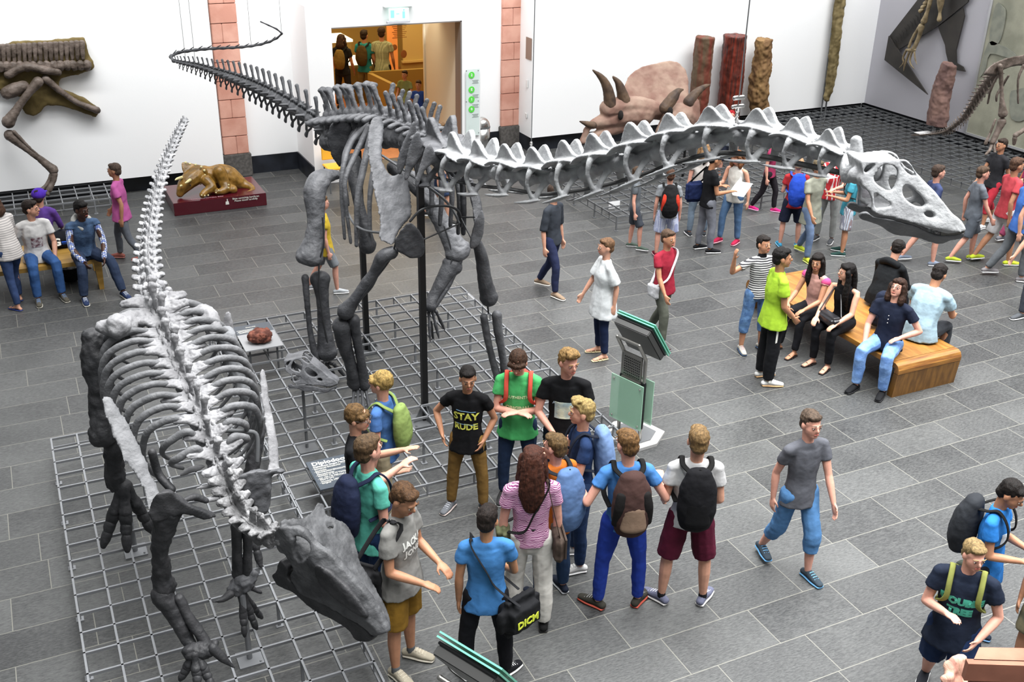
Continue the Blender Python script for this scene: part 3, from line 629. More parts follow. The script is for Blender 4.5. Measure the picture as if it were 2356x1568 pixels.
# ---------------- diplodocid skull (outline traced in the crop frame of the photo, real width behind it) ----------------
SK = [(250, 190), (330, 175), (440, 195), (620, 180), (830, 165), (950, 180), (1010, 230), (1080, 350), (1200, 480), (1330, 620), (1460, 760), (1560, 890), (1640, 990), (1760, 1080), (1820, 1160), (1835, 1240), (1720, 1265), (1560, 1275), (1400, 1230), (1200, 1170), (1000, 1110), (850, 1070), (700, 1030), (560, 1010), (470, 970), (425, 920), (430, 800), (400, 690), (340, 620), (260, 530), (250, 440), (290, 390), (270, 300)]
HO = [[(450, 450), (480, 370), (560, 270), (640, 240), (740, 260), (800, 330), (810, 440), (780, 560), (720, 640), (640, 620), (540, 570), (470, 510)],
      [(885, 590), (940, 545), (1020, 580), (1120, 670), (1210, 760), (1245, 840), (1190, 880), (1090, 875), (980, 810), (900, 710)],
      [(840, 210), (920, 215), (980, 260), (1040, 330), (1095, 425), (1010, 400), (920, 320), (870, 260)],
      [(1205, 970), (1260, 940), (1330, 960), (1370, 1020), (1330, 1050), (1240, 1020)],
      [(455, 660), (560, 730), (680, 800), (725, 850), (650, 890), (540, 900), (480, 905), (460, 800)],
      [(300, 330), (370, 250), (470, 215), (500, 230), (420, 310), (340, 370)]]
JW = [(240, 1010), (290, 965), (370, 965), (420, 1010), (500, 1035), (700, 1065), (900, 1120), (1100, 1175), (1300, 1270), (1500, 1315), (1700, 1300), (1805, 1265), (1790, 1340), (1700, 1370), (1600, 1385), (1500, 1430), (1380, 1430), (1200, 1370), (1050, 1330), (850, 1310), (700, 1260), (560, 1170), (400, 1110), (260, 1060)]
def diplo_skull(fn, W, width, mt, mtj, root, vox, names=('skull', 'lower_jaw')):
    def t(side, th):  # plane at one side
        return lambda a, b: fn(a, b)+W*(width*side*(1-.45*max(0, (a-900)/935)))
    R_ = 160
    mb = MB(); th = width*.16
    for sd in (0, 1): mb.plate(SK, HO[:5] if sd else HO, t(sd, th), th, W, sm=3, res=R_)
    mid = lambda a, b: fn(a, b)+W*(width*.5*(1-.45*max(0, (a-900)/935)))
    wd = lambda a, b: width*(1-.45*max(0, (a-900)/935))
    top = [(250, 190), (440, 195), (620, 180), (820, 165), (830, 200), (640, 235), (440, 250), (300, 290)]
    mb.plate(top, (), mid, wd, W, sm=2, res=R_)
    mb.plate([(1090, 370), (1200, 480), (1330, 620), (1460, 760), (1560, 890), (1640, 990), (1600, 1020), (1480, 870), (1360, 720), (1250, 620), (1120, 480)], (), mid, wd, W, sm=2, res=R_)
    mb.plate([(1420, 860), (1560, 890), (1640, 990), (1760, 1080), (1820, 1160), (1835, 1240), (1720, 1265), (1560, 1275), (1450, 1200), (1400, 1000)], (), mid, wd, W, sm=2, res=R_)
    mb.plate([(470, 970), (600, 1000), (900, 1080), (1400, 1220), (1400, 1170), (1000, 1040), (700, 980)], (), mid, wd, W, sm=2, res=R_)
    mb.plate([(250, 190), (300, 220), (330, 400), (300, 520), (380, 640), (340, 640), (255, 530), (250, 440), (280, 380)], (), mid, lambda a, b: width*.8, W, sm=2, res=R_)
    c = fn(300, 480)+W*(width*.5); mb.ball(c, width*.22)
    sk = mb.organic(names[0], mt, root, None, vox=vox, sm=3, amp=width*.05, nscale=width*.4)
    mb = MB()
    for sd in (0, 1): mb.plate(JW, (), t(sd, th), th, W, sm=3, res=R_)
    mb.plate([(1450, 1310), (1700, 1300), (1805, 1265), (1790, 1340), (1700, 1370), (1600, 1385), (1500, 1430), (1400, 1430)], (), mid, wd, W, sm=2, res=R_)
    mb.organic(names[1], mtj, root, None, vox=vox, sm=3, amp=width*.04, nscale=width*.4)
    mb = MB(); 
    for k in range(17):
        a = 1480+k*20; u = fn(a, 1262-.02*(k-8)**2*3)-W*.002; v = fn(a+4, 1345-1.2*k)-W*.002; r = (u-v).length*.12; mb.tube([u, u.lerp(v, .6), v], [r, r, r*.5], seg=6)
    for k in range(6):
        u = fn(1815-k*4, 1240)+W*(width*.5*k/5); v = fn(1800-k*4, 1330)+W*(width*.5*k/5); r = (u-v).length*.13; mb.tube([u, v], [r, r*.5], seg=6)
    tt = mb.build('teeth', mat('tooth_bone', '#5e5c56', .4), sk, smooth=True)
Pa = ax(2003, 405, 3.74); ds = (Pa-V((0, 0, CAMH))).dot(FW)
def fbig(a, b):
    px, py = 1940+a/6.534, 340+b/6.534; Dd = ds-.10-.0007*(px-2003)+.00042*max(0, b-1000-(a-450)*.2); return V((0, 0, CAMH))+ray(px, py)*Dd
Wb = (FW*.93+UP*.36).normalized()
diplo_skull(fbig, Wb, .2, BN, bonemat('jaw_bone', '#68696b', '#7c7d7f'), D, .0065)
# ======== cast of the skull on its own stand ========
b0 = fl(707, 1032); S2 = thing('dinosaur_skull', b0, 'dark long-snouted dinosaur skull cast on a thin metal stand between the two big skeletons', 'dinosaur skull')
ca, sa = math.cos(-.183)*.331, math.sin(-.183)*.331
d2 = (at(715, 860, b0.y)-V((0, 0, CAMH))).dot(FW)
def fsm(a, b):
    a -= 250; b -= 440; x = 440+a*ca-b*sa; y = 1045+a*sa+b*ca; px, py = 560+x/4.612, 620+y/4.612
    return V((0, 0, CAMH))+ray(px, py)*(d2-.1)
diplo_skull(fsm, Wb, .17, BM, BD, S2, .006)
tp_ = at(703, 900, b0.y); MB().tube([b0, V((b0.x, b0.y, tp_.z))], [.016], seg=10).box(b0+V((0, 0, .01)), (.2, .2, .02)).build('stand', STEEL, S2)
# ======== duck-billed skeleton in front ========
HB = V((.6, 7.3, 0)); Hs = thing('dinosaur_skeleton', HB, 'duck-billed dinosaur skeleton seen from above its ribs on the long foreground platform', 'dinosaur skeleton')
hd = [(352, 690, 8.6), (368, 735, 8.35), (390, 790, 8.0), (415, 845, 7.7), (440, 900, 7.4), (462, 950, 7.15), (480, 1000, 6.95), (500, 1050, 6.8), (520, 1100, 6.7)]
HP = [tuple(at(*p)) for p in hd]; q, L_ = path_frames(HP, 0); n = 15
mb = MB(); mb.tube([(0, -.26, -.2), (0, 0, -.2), (0, .26, -.2)], [.17, .13, .17], sm=3); mb.ball((0, 0, 0), (.14, .2, .12))
mb.tube([(0, .02, 0), (0, -.06, .26), (0, -.1, .44)], [(.035, .15), (.035, .11), (.07, .1)], side=(1, 0, 0), sm=3); mb.ball((0, -.1, .44), (.08, .1, .05))
for s in (-1, 1):
    mb.tube([(s*.05, 0, .03), (s*.25, -.03, .09), (s*.42, -.06, .08)], [(.22, .06), (.14, .06), (.08, .06)], side=(0, 1, 0), sm=3); mb.ball((s*.42, -.06, .08), .06)
    mb.tube([(s*.07, .05, .06), (s*.12, .3, .08)], [(.05, .03)]*2); mb.tube([(s*.07, -.1, .08), (s*.1, -.32, .12)], [(.04, .03)]*2)
HT = template(mb, .017, 2, .05, .07)
for k in range(n):
    s_ = L_[-1]*(k+.5)/n; P, T = sample(q, L_, s_); sz = .56-.012*k
    stamp('back_vertebra', HT, frame(V(P), T, sz) @ Matrix.Rotation(.1*math.sin(k*2.2), 4, 'Y') @ Matrix.Diagonal((1+.1*math.sin(k*3), .8, 1+.15*math.sin(k*1.3), 1)), BH, Hs)
    if 1 <= k <= 13:
        f_ = (k-1)/12; Fw = T; Lt = V(T).cross(V((0, 0, 1))).normalized()
        W = .36+.2*math.sin(math.pi*min(1, f_*.9+.12)); Dn = .42+.42*math.sin(math.pi*min(1, f_*.75+.1)); r = .026
        if k > 11: W *= .8; Dn *= .7
        for sd in (-1, 1):
            o = V(P)+V((0, 0, .03)); sw = -.16-.1*f_
            pts = [o+Lt*(sd*.1), o+Lt*(sd*W*.5)+V((0, 0, .05)), o+Lt*(sd*W*.88)+V((0, 0, -.06))+Fw*sw*.25, o+Lt*(sd*W)+V((0, 0, -Dn*.42))+Fw*sw*.6, o+Lt*(sd*W*.9)+V((0, 0, -Dn*.75))+Fw*sw, o+Lt*(sd*W*.62)+V((0, 0, -Dn))+Fw*sw*1.2]
            MB().tube(pts, [(r, r*.8), (r*1.15, r), (r*1.15, r), (r, r*.8), (r*.85, r*.7), (r*.7, r*.5)], sm=5, seg=8).organic('rib', bonemat('rib_bone', '#606163', '#77787a'), Hs, vox=.009, sm=1, amp=.008, nscale=.06)
# tail
tq_ = [(352, 690, 8.6, .36), (342, 640, 9.0, .34), (340, 585, 9.5, .3), (347, 520, 10.05, .27), (358, 455, 10.6, .24), (378, 385, 11.1, .2), (402, 325, 11.55, .17), (424, 280, 11.9, .14)]
q, L_ = path_frames([tuple(at(*p[:3]))+(p[3],) for p in tq_], 0); s = 0
mb = MB(); mb.tube([(0, -.3, 0), (0, 0, 0), (0, .3, 0)], [.27, .2, .27], sm=3); mb.tube([(0, 0, .1), (0, -.15, .5)], [(.06, .16), (.06, .1)], side=(1, 0, 0)); mb.tube([(0, -.1, -.1), (0, -.2, -.5)], [.06, .05])
for s2 in (-1, 1): mb.tube([(s2*.15, 0, .05), (s2*.34, -.1, .08)], [(.13, .08), (.1, .07)], side=(0, 1, 0)); mb.tube([(s2*.09, .1, .2), (s2*.15, .4, .28)], [.07, .05])
HTT = template(mb, .022, 2, .07, .1)
while s < L_[-1]:
    P, T = sample(q, L_, s); h = P[3]; stamp('tail_vertebra', HTT, frame(V(P[:3]), -T, h), mat('pale_tail_bone', '#a9a9ab', .6, col2='#77787a', vscale=14, bump=.6, bscale=50), Hs); s += h*.52
bone('neural_spine', [(368, 655, 8.8, 13), (365, 690, 8.8, 9), (362, 722, 8.8, 8)], BH, Hs)
bone('neural_spine', [(388, 668, 8.7, 10), (392, 700, 8.7, 8)], BH, Hs)
# pelvis
bone('ilium', [(335, 728, 8.45, 20), (295, 742, 8.3, 27), (262, 752, 8.2, 24), (238, 752, 8.2, 18)], BH, Hs, amp=.04, extra=lambda m: m.ball(at(272, 750, 8.15), .1))
bone('ilium', [(400, 730, 8.5, 18), (445, 720, 8.45, 22), (480, 732, 8.3, 24), (500, 770, 8.1, 16)], BH, Hs, amp=.04)
flat('femur_crest', [(524, 716), (532, 735), (540, 770), (548, 810), (530, 820), (505, 790), (498, 752), (512, 745)], lambda a, b: 8.3, .08, BH, Hs)
# hind legs
bone('femur', [(215, 780, 8.35, 27), (222, 830, 8.3, 34), (232, 890, 8.25, 31), (236, 950, 8.2, 30), (240, 995, 8.15, 36)], BHD, Hs, amp=.05, ns=.1, vox=.014, extra=lambda m: (m.tube([at(205, 790, 8.35), at(196, 768, 8.35)], [.05, .035]), m.tube([at(230, 790, 8.35), at(285, 760, 8.4)], [.08, .08])))
bone('tibia', [(268, 1018, 8.15, 26), (262, 1060, 8.2, 22), (268, 1110, 8.25, 24)], BHD, Hs, amp=.04)
bone('femur', [(520, 770, 8.1, 22), (545, 840, 8.0, 23), (570, 900, 7.9, 23), (592, 950, 7.85, 24)], bonemat('blue_grey_bone', '#6d6f72', '#85878a'), Hs, amp=.03)
bone('tibia', [(590, 985, 7.8, 22), (585, 1050, 7.7, 17), (570, 1120, 7.65, 20)], BHD, Hs, amp=.03)
def toes(P0, tips, mt, root, r):
    for Q in tips:
        P0 = V(P0); Q = V(Q); m1 = P0.lerp(Q, .42)
        MB().tube([P0.lerp(Q, .05), P0.lerp(Q, .25), m1], [r, r*.75, r], sm=3).organic('metatarsal', mt, root, vox=.01, sm=1, amp=.02, nscale=.08)
        for k, (a, b) in enumerate(((.47, .62), (.65, .78), (.8, 1.0))):
            A, B = P0.lerp(Q, a), P0.lerp(Q, b); MB().tube([A, A.lerp(B, .5), B], [(r*(1-.12*k), r*.8)]*2+[(r*(.85-.2*k), r*.5)], side=RT).organic('toe_bone', mt, root, vox=.009, sm=1, amp=.012, nscale=.06)
toes(at(285, 1110, 8.2), [fl(238, 1255, .27), fl(293, 1265, .27), fl(350, 1222, .27)], BHD, Hs, .06)
toes(at(560, 1150, 7.65), [fl(540, 1270, .27), fl(600, 1300, .27)], BHD, Hs, .045)
# shoulders and arms
flat('scapula', [(238, 922), (244, 912), (256, 916), (275, 945), (300, 985), (325, 1040), (345, 1090), (362, 1125), (375, 1150), (360, 1170), (345, 1172), (335, 1130), (312, 1090), (288, 1060), (268, 1010), (246, 960)], lambda a, b: 7.0-.55*(b-912)/260, .05, bonemat('scapula_bone', '#6b6c6e', '#7d7e80'), Hs, amp=.02, nr=(V((-.6, -.5, .6)).normalized()))
flat('coracoid', [(345, 1172), (362, 1135), (395, 1128), (420, 1150), (450, 1165), (485, 1178), (492, 1190), (470, 1192), (430, 1180), (405, 1185), (380, 1195), (355, 1195)], lambda a, b: 6.35, .09, BHD, Hs, amp=.03)
bone('coracoid', [(425, 1150, 6.45, 7), (450, 1143, 6.5, 9), (475, 1152, 6.5, 7)], BHD, Hs)
bone('humerus', [(385, 1170, 6.4, 34), (378, 1215, 6.42, 26), (368, 1265, 6.46, 20), (372, 1310, 6.5, 21), (378, 1350, 6.52, 26)], BHD, Hs, amp=.04)
bone('ulna', [(372, 1368, 6.5, 26), (400, 1410, 6.45, 21), (430, 1470, 6.38, 15), (448, 1498, 6.32, 16)], BHD, Hs, amp=.03)
bone('radius', [(412, 1375, 6.45, 12), (435, 1420, 6.4, 13), (465, 1465, 6.33, 13), (480, 1490, 6.28, 16)], BHD, Hs, amp=.02)
bone('wrist_bone', [(440, 1500, 6.28, 20), (470, 1496, 6.26, 22), (490, 1485, 6.25, 14)], BHD, Hs, amp=.05, ns=.05)
bone('thumb_spike', [(490, 1490, 6.22, 13), (515, 1515, 6.18, 10), (540, 1535, 6.15, 3)], BHD, Hs, ends=False)
toes(at(450, 1500, 6.25), [fl(415, 1562, .3), fl(455, 1590, .3), fl(490, 1580, .3)], BHD, Hs, .04)
flat('scapula', [(600, 852), (606, 848), (612, 865), (620, 920), (632, 980), (640, 1030), (642, 1075), (655, 1080), (640, 1092), (615, 1100), (618, 1060), (614, 1000), (604, 930), (598, 880)], lambda a, b: 7.4-.5*(b-850)/240, .05, BH, Hs, amp=.015)
flat('coracoid', [(545, 1100), (575, 1085), (610, 1080), (640, 1078), (652, 1086), (625, 1095), (622, 1130), (618, 1170), (600, 1180), (580, 1150), (555, 1125)], lambda a, b: 6.7, .1, BM, Hs, amp=.05)
bone('humerus', [(600, 1130, 6.8, 22), (590, 1170, 6.85, 16), (575, 1200, 6.9, 16)], BHD, Hs)
bone('ulna', [(545, 1210, 6.75, 15), (545, 1260, 6.72, 12), (548, 1320, 6.7, 15)], BHD, Hs); bone('radius', [(570, 1215, 6.72, 14), (570, 1265, 6.7, 11), (568, 1320, 6.68, 14)], BHD, Hs)
bone('wrist_bone', [(542, 1352, 6.66, 18), (560, 1340, 6.66, 24), (578, 1325, 6.66, 16)], BM, Hs, amp=.05, ns=.05)
bone('thumb_spike', [(530, 1366, 6.6, 10), (512, 1378, 6.58, 8), (490, 1384, 6.56, 3)], BHD, Hs, ends=False)
toes(at(556, 1362, 6.66), [fl(563, 1462, .3), fl(590, 1445, .3), fl(602, 1420, .3)], BHD, Hs, .034)
bone('finger_bone', [(575, 1350, 6.64, 6), (600, 1362, 6.62, 5)], BHD, Hs)
for px, py, tz in ((575, 1515, .62), (312, 1268, .5)):
    p = fl(px, py); MB().tube([p, p+V((0, 0, tz))], [.022], seg=10).box(p+V((0, 0, .006)), (.19, .19, .012)).ball(p+V((.07, .07, .014)), .01, seg=8, rg=5).ball(p+V((-.07, .07, .014)), .01, seg=8, rg=5).ball(p+V((.07, -.07, .014)), .01, seg=8, rg=5).build('support_stand', light, Hs)
rodp('armature_bar', [(520, 990, 7.1), (560, 992, 7.1), (590, 1000, 7.1), (592, 1060, 7.05)], .018, Hs, STEEL)
rodp('armature_bar', [(350, 1040, 6.9), (365, 1090, 6.9), (395, 1125, 6.8)], .03, Hs, BHD)
# neck
nq = [(515, 1095, 6.7, .34), (530, 1135, 6.62, .33), (548, 1175, 6.52, .32), (575, 1205, 6.4, .3), (605, 1222, 6.3, .28), (638, 1228, 6.2, .26)]
q, L_ = path_frames([tuple(at(*p[:3]))+(p[3],) for p in nq], 0); n = 8
for k in range(n):
    P, T = sample(q, L_, L_[-1]*(k+.3)/n); stamp('neck_vertebra', HT, frame(V(P[:3]), T, P[3]*1.15) @ Matrix.Rotation(.2*math.sin(k*2), 4, 'X') @ Matrix.Diagonal((.72, .85, .95, 1)), mat('white_neck_bone', '#8e8e8f', .6, col2='#5a5a5b', vscale=12, bump=.5), Hs)
for pts in ([(470, 1072, 6.8, 4), (440, 1080, 6.85, 8), (415, 1092, 6.9, 4)], [(500, 1110, 6.7, 6), (480, 1118, 6.7, 6), (452, 1122, 6.7, 3)], [(500, 1145, 6.6, 7), (480, 1150, 6.6, 6)]): bone('neck_rib', pts, BH, Hs)
# skull
cx = lambda a, b: (420+a/3.41, 1040+b/3.41)
yl = lambda px, py: 6.15-.62*((px-640)*.68+(py-1200)*.73)/350+.0034*max(0, -((px-640)*.73-(py-1200)*.68))
SKL = [(745, 600), (830, 575), (960, 600), (1040, 700), (1130, 760), (1230, 850), (1330, 960), (1420, 1060), (1500, 1160), (1560, 1260), (1620, 1380), (1590, 1415), (1510, 1425), (1400, 1340), (1320, 1300), (1200, 1225), (1050, 1150), (950, 1100), (900, 1040), (860, 960), (885, 900), (850, 850), (820, 800), (770, 770), (740, 700)]
SHO = [[(885, 650), (950, 660), (1010, 720), (1005, 800), (945, 855), (895, 810), (875, 720)]]
TOP = [(750, 590), (800, 545), (930, 530), (1000, 500), (1055, 425), (1110, 430), (1125, 500), (1210, 540), (1300, 590), (1345, 690), (1385, 850), (1450, 980), (1530, 1110), (1600, 1240), (1635, 1350), (1615, 1390), (1560, 1270), (1500, 1165), (1420, 1070), (1330, 965), (1230, 860), (1130, 765), (1040, 705), (960, 610), (830, 575)]
def topf(px, py):  # depth grows away from the near edge
    d = ((px-640)*.73-(py-1200)*.68); return yl(px, py)+max(-.1, (d-0)/330)
def more(mb):
    mb.plate([cx(*p) for p in TOP], [[cx(*p) for p in [(1125, 590), (1150, 565), (1185, 580), (1185, 605), (1150, 620)]]], lambda a, b: at(a, b, topf(a, b)), .05, UP, sm=2, res=18)
    pts = [(860, 640, 0), (960, 760, 0), (1080, 880, 0), (1220, 1010, 0), (1360, 1140, 0), (1480, 1270, 0), (1560, 1370, 0)]
    P = [at(*cx(a, b), yl(*cx(a, b))+.12) for a, b, _ in pts]; mb.tube(P, [(.05, .06), (.08, .1), (.12, .1), (.12, .1), (.1, .08), (.08, .07), (.06, .05)], side=UP, sm=3)
flat('skull', SKL, yl, .05, bonemat('dark_skull', '#3a3b3d', '#58595b'), Hs, crop=(420, 1040, 3.41), holes=SHO, nr=V((.85, .5, -.1)).normalized(), vox=.009, amp=.02, more=more)
JL = [(730, 945), (760, 925), (780, 860), (800, 830), (830, 860), (860, 900), (850, 960), (900, 1010), (960, 1060), (1080, 1120), (1200, 1200), (1320, 1270), (1430, 1340), (1520, 1425), (1520, 1445), (1480, 1465), (1390, 1450), (1330, 1370), (1220, 1300), (1050, 1210), (940, 1120), (860, 1060), (780, 1030), (750, 990)]
flat('lower_jaw', JL, lambda a, b: yl(a, b)+.04, .09, BHD, Hs, crop=(420, 1040, 3.41), nr=V((.85, .5, -.1)).normalized(), vox=.01, amp=.015)
flat('cheek_bone', [(1040, 880), (1120, 900), (1260, 1010), (1380, 1140), (1460, 1280), (1380, 1280), (1250, 1180), (1120, 1080), (1050, 980)], lambda a, b: yl(a, b)-.03, .05, BHD, Hs, crop=(420, 1040, 3.41))
# ---------------- people ----------------
SKIN = {'fair': '#d9a288', 'tan': '#c08a6a', 'olive': '#b98462', 'dark': '#4e3226', 'pink': '#e0a590'}
def skin(k): return mat('skin_'+k, dim(SKIN[k], .8), .55, var=.06, vscale=20, spec=.4)
def dim(col, f):
    l = lin(col); s = [x*f for x in l[:3]]; return [12.92*x if x <= .0031308 else 1.055*x**(1/2.4)-.055 for x in s]
def cloth(col, key=None): return mat(key or 'cloth_'+col.strip('#'), dim(col, .72), .85, var=.1, vscale=9, bump=.35, bscale=22, spec=.2)
WHT = mat('white_rubber', '#e4e2da', .6); EYEW = mat('eye_white', '#cfc6bc', .4); EYED = mat('eye_iris', '#2a1b12', .2); LIP = mat('lip', '#a85c50', .5)
class Person: pass
def U3(v): return V(v).normalized()
def person(label, pos, h=1.65, face=180, sk='fair', hair=('short', '#6b5138'), top=None, bottom=None, shoes=('#303030', '#d8d6cf'), arms=None, legs=None, lean=(0, 0, 1), head=(0, 0), seat=None, near=True, build=1.0, kid=1.1, group=None, twist=0, glasses=False, barefoot=False, facefeat=True, socks=None, cat='person', feet=(8, 8), belt=None):
    """pos = (x, y) between the feet (or under the pelvis if seated); face = heading, 0 away along +Y, 90 to +X, 180 towards -Y"""
    X0 = V((pos[0], pos[1], 0)); a = math.radians(face); F = V((math.sin(a), math.cos(a), 0)); S = V((math.cos(a), -math.sin(a), 0)); Z = V((0, 0, 1))
    P = Person(); P.F, P.S, P.h = F, S, h
    def loc(v, s=1): return S*(v[0]*s)+F*v[1]+Z*v[2]     # v = (outward, forward, up), s = side sign
    arms = arms or {}; legs = legs or {}
    th, shn, ua, fa = .245*h, .24*h, .172*h, .15*h
    lg = {}
    for s in (-1, 1):
        d = legs.get(s, legs.get(0, ((.10, .02, -1), (.02, -.04, -1)))); lg[s] = (U3(loc(d[0], s)), U3(loc(d[1], s)))
    if seat is not None:
        for s in (-1, 1):
            dz_ = seat+.055*h-.042*h+lg[s][0].z*th; lg[s] = (lg[s][0], lg[s][1]*min(1.2, max(.9, dz_/max(.3, -lg[s][1].z)/shn)))
    hw = .052*h*build
    low = min((lg[s][0]*th+lg[s][1]*shn).z for s in (-1, 1))
    pz = (.042*h-low) if seat is None else seat+.055*h
    if seat is None:
        m = sum(((lg[s][0]*th+lg[s][1]*shn) for s in (-1, 1)), V((0, 0, 0)))/2; hipc = X0-V((m.x, m.y, 0))+F*(-.02*h)
    else: hipc = X0.copy()
    hipc = V((hipc.x, hipc.y, pz)); P.hip = hipc
    J = {}
    for s in (-1, 1):
        J['hip', s] = hipc+S*(hw*s); J['knee', s] = J['hip', s]+lg[s][0]*th; J['ankle', s] = J['knee', s]+lg[s][1]*shn
    L = U3(loc(lean)); P.L = L
    ta = math.radians(twist); S2 = (S*math.cos(ta)+F*math.sin(ta)); F2 = L.cross(S2)*-1; F2 = S2.cross(L)*-1
    F2 = L.cross(S2); 
    if F2.dot(F) < 0: F2 = -F2
    F2.normalize(); S2 = (S2-L*S2.dot(L)).normalized()
    waist = hipc+Z*(.05*h)+L*(.04*h); chest = waist+L*(.11*h); shc = chest+L*(.095*h); neck = shc+L*(.035*h); 
    sw = .105*h*build
    for s in (-1, 1): J['sh', s] = shc+S2*(sw*s)-L*(.016*h)
    P.shc, P.S2, P.F2, P.chest, P.waist, P.J = shc, S2, F2, chest, waist, J
    hyaw, hpit = math.radians(head[0]), math.radians(head[1])
    HF = (F2*math.cos(hyaw)+S2*math.sin(hyaw)); HZ = (L*.5+Z*.5).normalized(); HF = (HF-HZ*HF.dot(HZ)).normalized(); HF, HZ = (HF*math.cos(hpit)+HZ*math.sin(hpit)), (HZ*math.cos(hpit)-HF*math.sin(hpit)); HS = HF.cross(HZ)
    k = h*kid; HC = neck+L*(.028*h)+HZ*(.062*k)+HF*(.008*k); P.HC, P.HF, P.HZ, P.HS = HC, HF, HZ, HS
    R3 = Matrix((HS, HF, HZ)).transposed()
    H = lambda x, y, z: HC+HS*(x*k)+HF*(y*k)+HZ*(z*k)
    for s in (-1, 1):
        d = arms.get(s, arms.get(0, ((.12, -.05, -1), (.05, .18, -1), 0)));
        J['el', s] = J['sh', s]+U3(loc(d[0], s))*ua
        if len(d) > 3 and d[3] is not None:   # absolute wrist target given
            t = V(d[3]); J['wr', s] = J['el', s]+(t-J['el', s]).normalized()*fa
        else: J['wr', s] = J['el', s]+U3(loc(d[1], s))*fa
        J['hd', s] = (J['wr', s]-J['el', s]).normalized()
    b = build; fine = near
    # ---- body: one skin surface ----
    mb = MB(); g = 10 if fine else 8
    mb.ball(H(0, -.008, .012), (.043*k, .053*k, .05*k), R3).ball(H(0, .012, -.018), (.036*k, .041*k, .045*k), R3).ball(H(0, .032, -.048), (.02*k, .018*k, .014*k), R3)
    mb.ball(H(0, .054, -.012), (.007*k, .013*k, .012*k), R3, seg=8, rg=6).ball(H(0, .046, .006), (.03*k, .008*k, .006*k), R3, seg=8, rg=6)
    for s in (-1, 1): mb.ball(H(s*.043, -.004, -.008), (.006*k, .012*k, .018*k), R3, seg=8, rg=6)
    mb.tube([shc-L*(.02*h), neck, H(0, -.01, -.02)], [.04*h*b, .031*h*b, .033*k])
    mb.tube([hipc, waist, chest, shc-L*(.012*h)], [(.068*h*b, .044*h*b), (.06*h*b, .04*h*b), (.072*h*b, .046*h*b), (.066*h*b, .034*h*b)], side=S2)
    for s in (-1, 1):
        A, E_, W = J['sh', s], J['el', s], J['wr', s]; hd = J['hd', s]
        mb.tube([shc+S2*(s*sw*.4)-L*(.015*h), A-L*(.004*h), A.lerp(E_, .4), E_], [.022*h*b, .0245*h*b, .025*h*b, .021*h*b], sm=2); mb.tube([E_, E_.lerp(W, .3), W], [.021*h*b, .0225*h*b, .0145*h*b], sm=2)
        # hand: palm, four fingers, thumb
        nrm = -loc((1, 0, 0), s); nrm = (nrm-hd*nrm.dot(hd)); nrm = nrm.normalized() if nrm.length > .1 else hd.orthogonal().normalized()
        if abs(hd.z) < .5: nrm = (-Z-hd*(-Z).dot(hd)).normalized()
        sdv = hd.cross(nrm).normalized()
        if sdv.dot(F) < 0 and abs(hd.z) >= .5: sdv = -sdv
        if abs(hd.z) < .5 and sdv.dot(loc((1, 0, 0), s)) > 0: sdv = -sdv
        curl = arms.get('curl', .5)
        pl = .05*h; mb.tube([W, W+hd*pl*.5, W+hd*pl], [(.016*h, .011*h), (.023*h, .011*h), (.023*h, .009*h)], side=sdv)
        fr = .0052*h if fine else .007*h
        for i, (o, ln) in enumerate(((.018, .040), (.006, .045), (-.006, .042), (-.017, .034))):
            p0 = W+hd*pl*.95+sdv*(o*h); d1 = (hd+nrm*curl*.3).normalized(); d2 = (hd+nrm*curl*1.0).normalized(); d3 = (hd*.8+nrm*curl*1.8).normalized(); ln *= h
            mb.tube([p0, p0+d1*ln*.42, p0+d1*ln*.42+d2*ln*.32, p0+d1*ln*.42+d2*ln*.32+d3*ln*.26], [fr, fr*.95, fr*.9, fr*.75], seg=6)
        p0 = W+hd*pl*.25+sdv*(.017*h); d1 = (sdv*.8+hd*.7+nrm*.3).normalized(); d2 = (hd+sdv*.15+nrm*.4).normalized()
        mb.tube([p0, p0+d1*.02*h, p0+d1*.02*h+d2*.02*h], [fr*1.35, fr*1.15, fr*.9], seg=6)
        Hp, K, An = J['hip', s], J['knee', s], J['ankle', s]
        mb.tube([Hp, Hp.lerp(K, .5), K], [.048*h*b, .041*h*b, .03*h*b], sm=2); mb.tube([K, K.lerp(An, .35)-F*(.006*h), An], [.03*h*b, .031*h*b, .018*h*b], sm=2)
        fa_ = math.radians(feet[0 if s < 0 else 1]); fd = (F*math.cos(fa_)+S*(s*math.sin(fa_))).normalized(); J['fd', s] = fd
        sdir = fd.cross(Z); fz = An.z-.03*h
        tip = An+fd*(.1*h)-Z*(.03*h); heel = An-fd*(.025*h)-Z*(.025*h); J['tip', s], J['heel', s] = tip, heel
        mb.tube([heel, An-Z*(.012*h)+fd*(.01*h), An+fd*(.05*h)-Z*(.022*h), tip], [(.018*h, .012*h), (.018*h, .02*h), (.022*h, .012*h), (.02*h, .009*h)], side=sdir, sm=2)
    root = thing('person', X0, label, cat, group); P.root = root
    body = mb.organic('body', skin(sk), root, vox=.0075 if fine else .014, sm=2)
    if facefeat:
        for s in (-1, 1):
            e = MB().ball(H(s*.0175, .0475, .0), (.007*k, .004*k, .0034*k), R3, seg=8, rg=6).build('eye', EYEW, root, smooth=True)
            MB().ball(H(s*.0175, .0508, .0), (.0036*k, .0018*k, .0036*k), R3, seg=8, rg=6).build('iris', EYED, e, smooth=True)
            MB().tube([H(s*.008, .0525, .0135), H(s*.018, .0535, .0165), H(s*.029, .045, .0135)], [.0022*k, .003*k, .0015*k], seg=6).build('eyebrow', mat('brow_'+hair[1].strip('#'), hair[1], .8), root, smooth=True)
        MB().ball(H(0, .0505, -.0345), (.014*k, .004*k, .0042*k), R3, seg=10, rg=6).build('mouth', LIP, root, smooth=True)
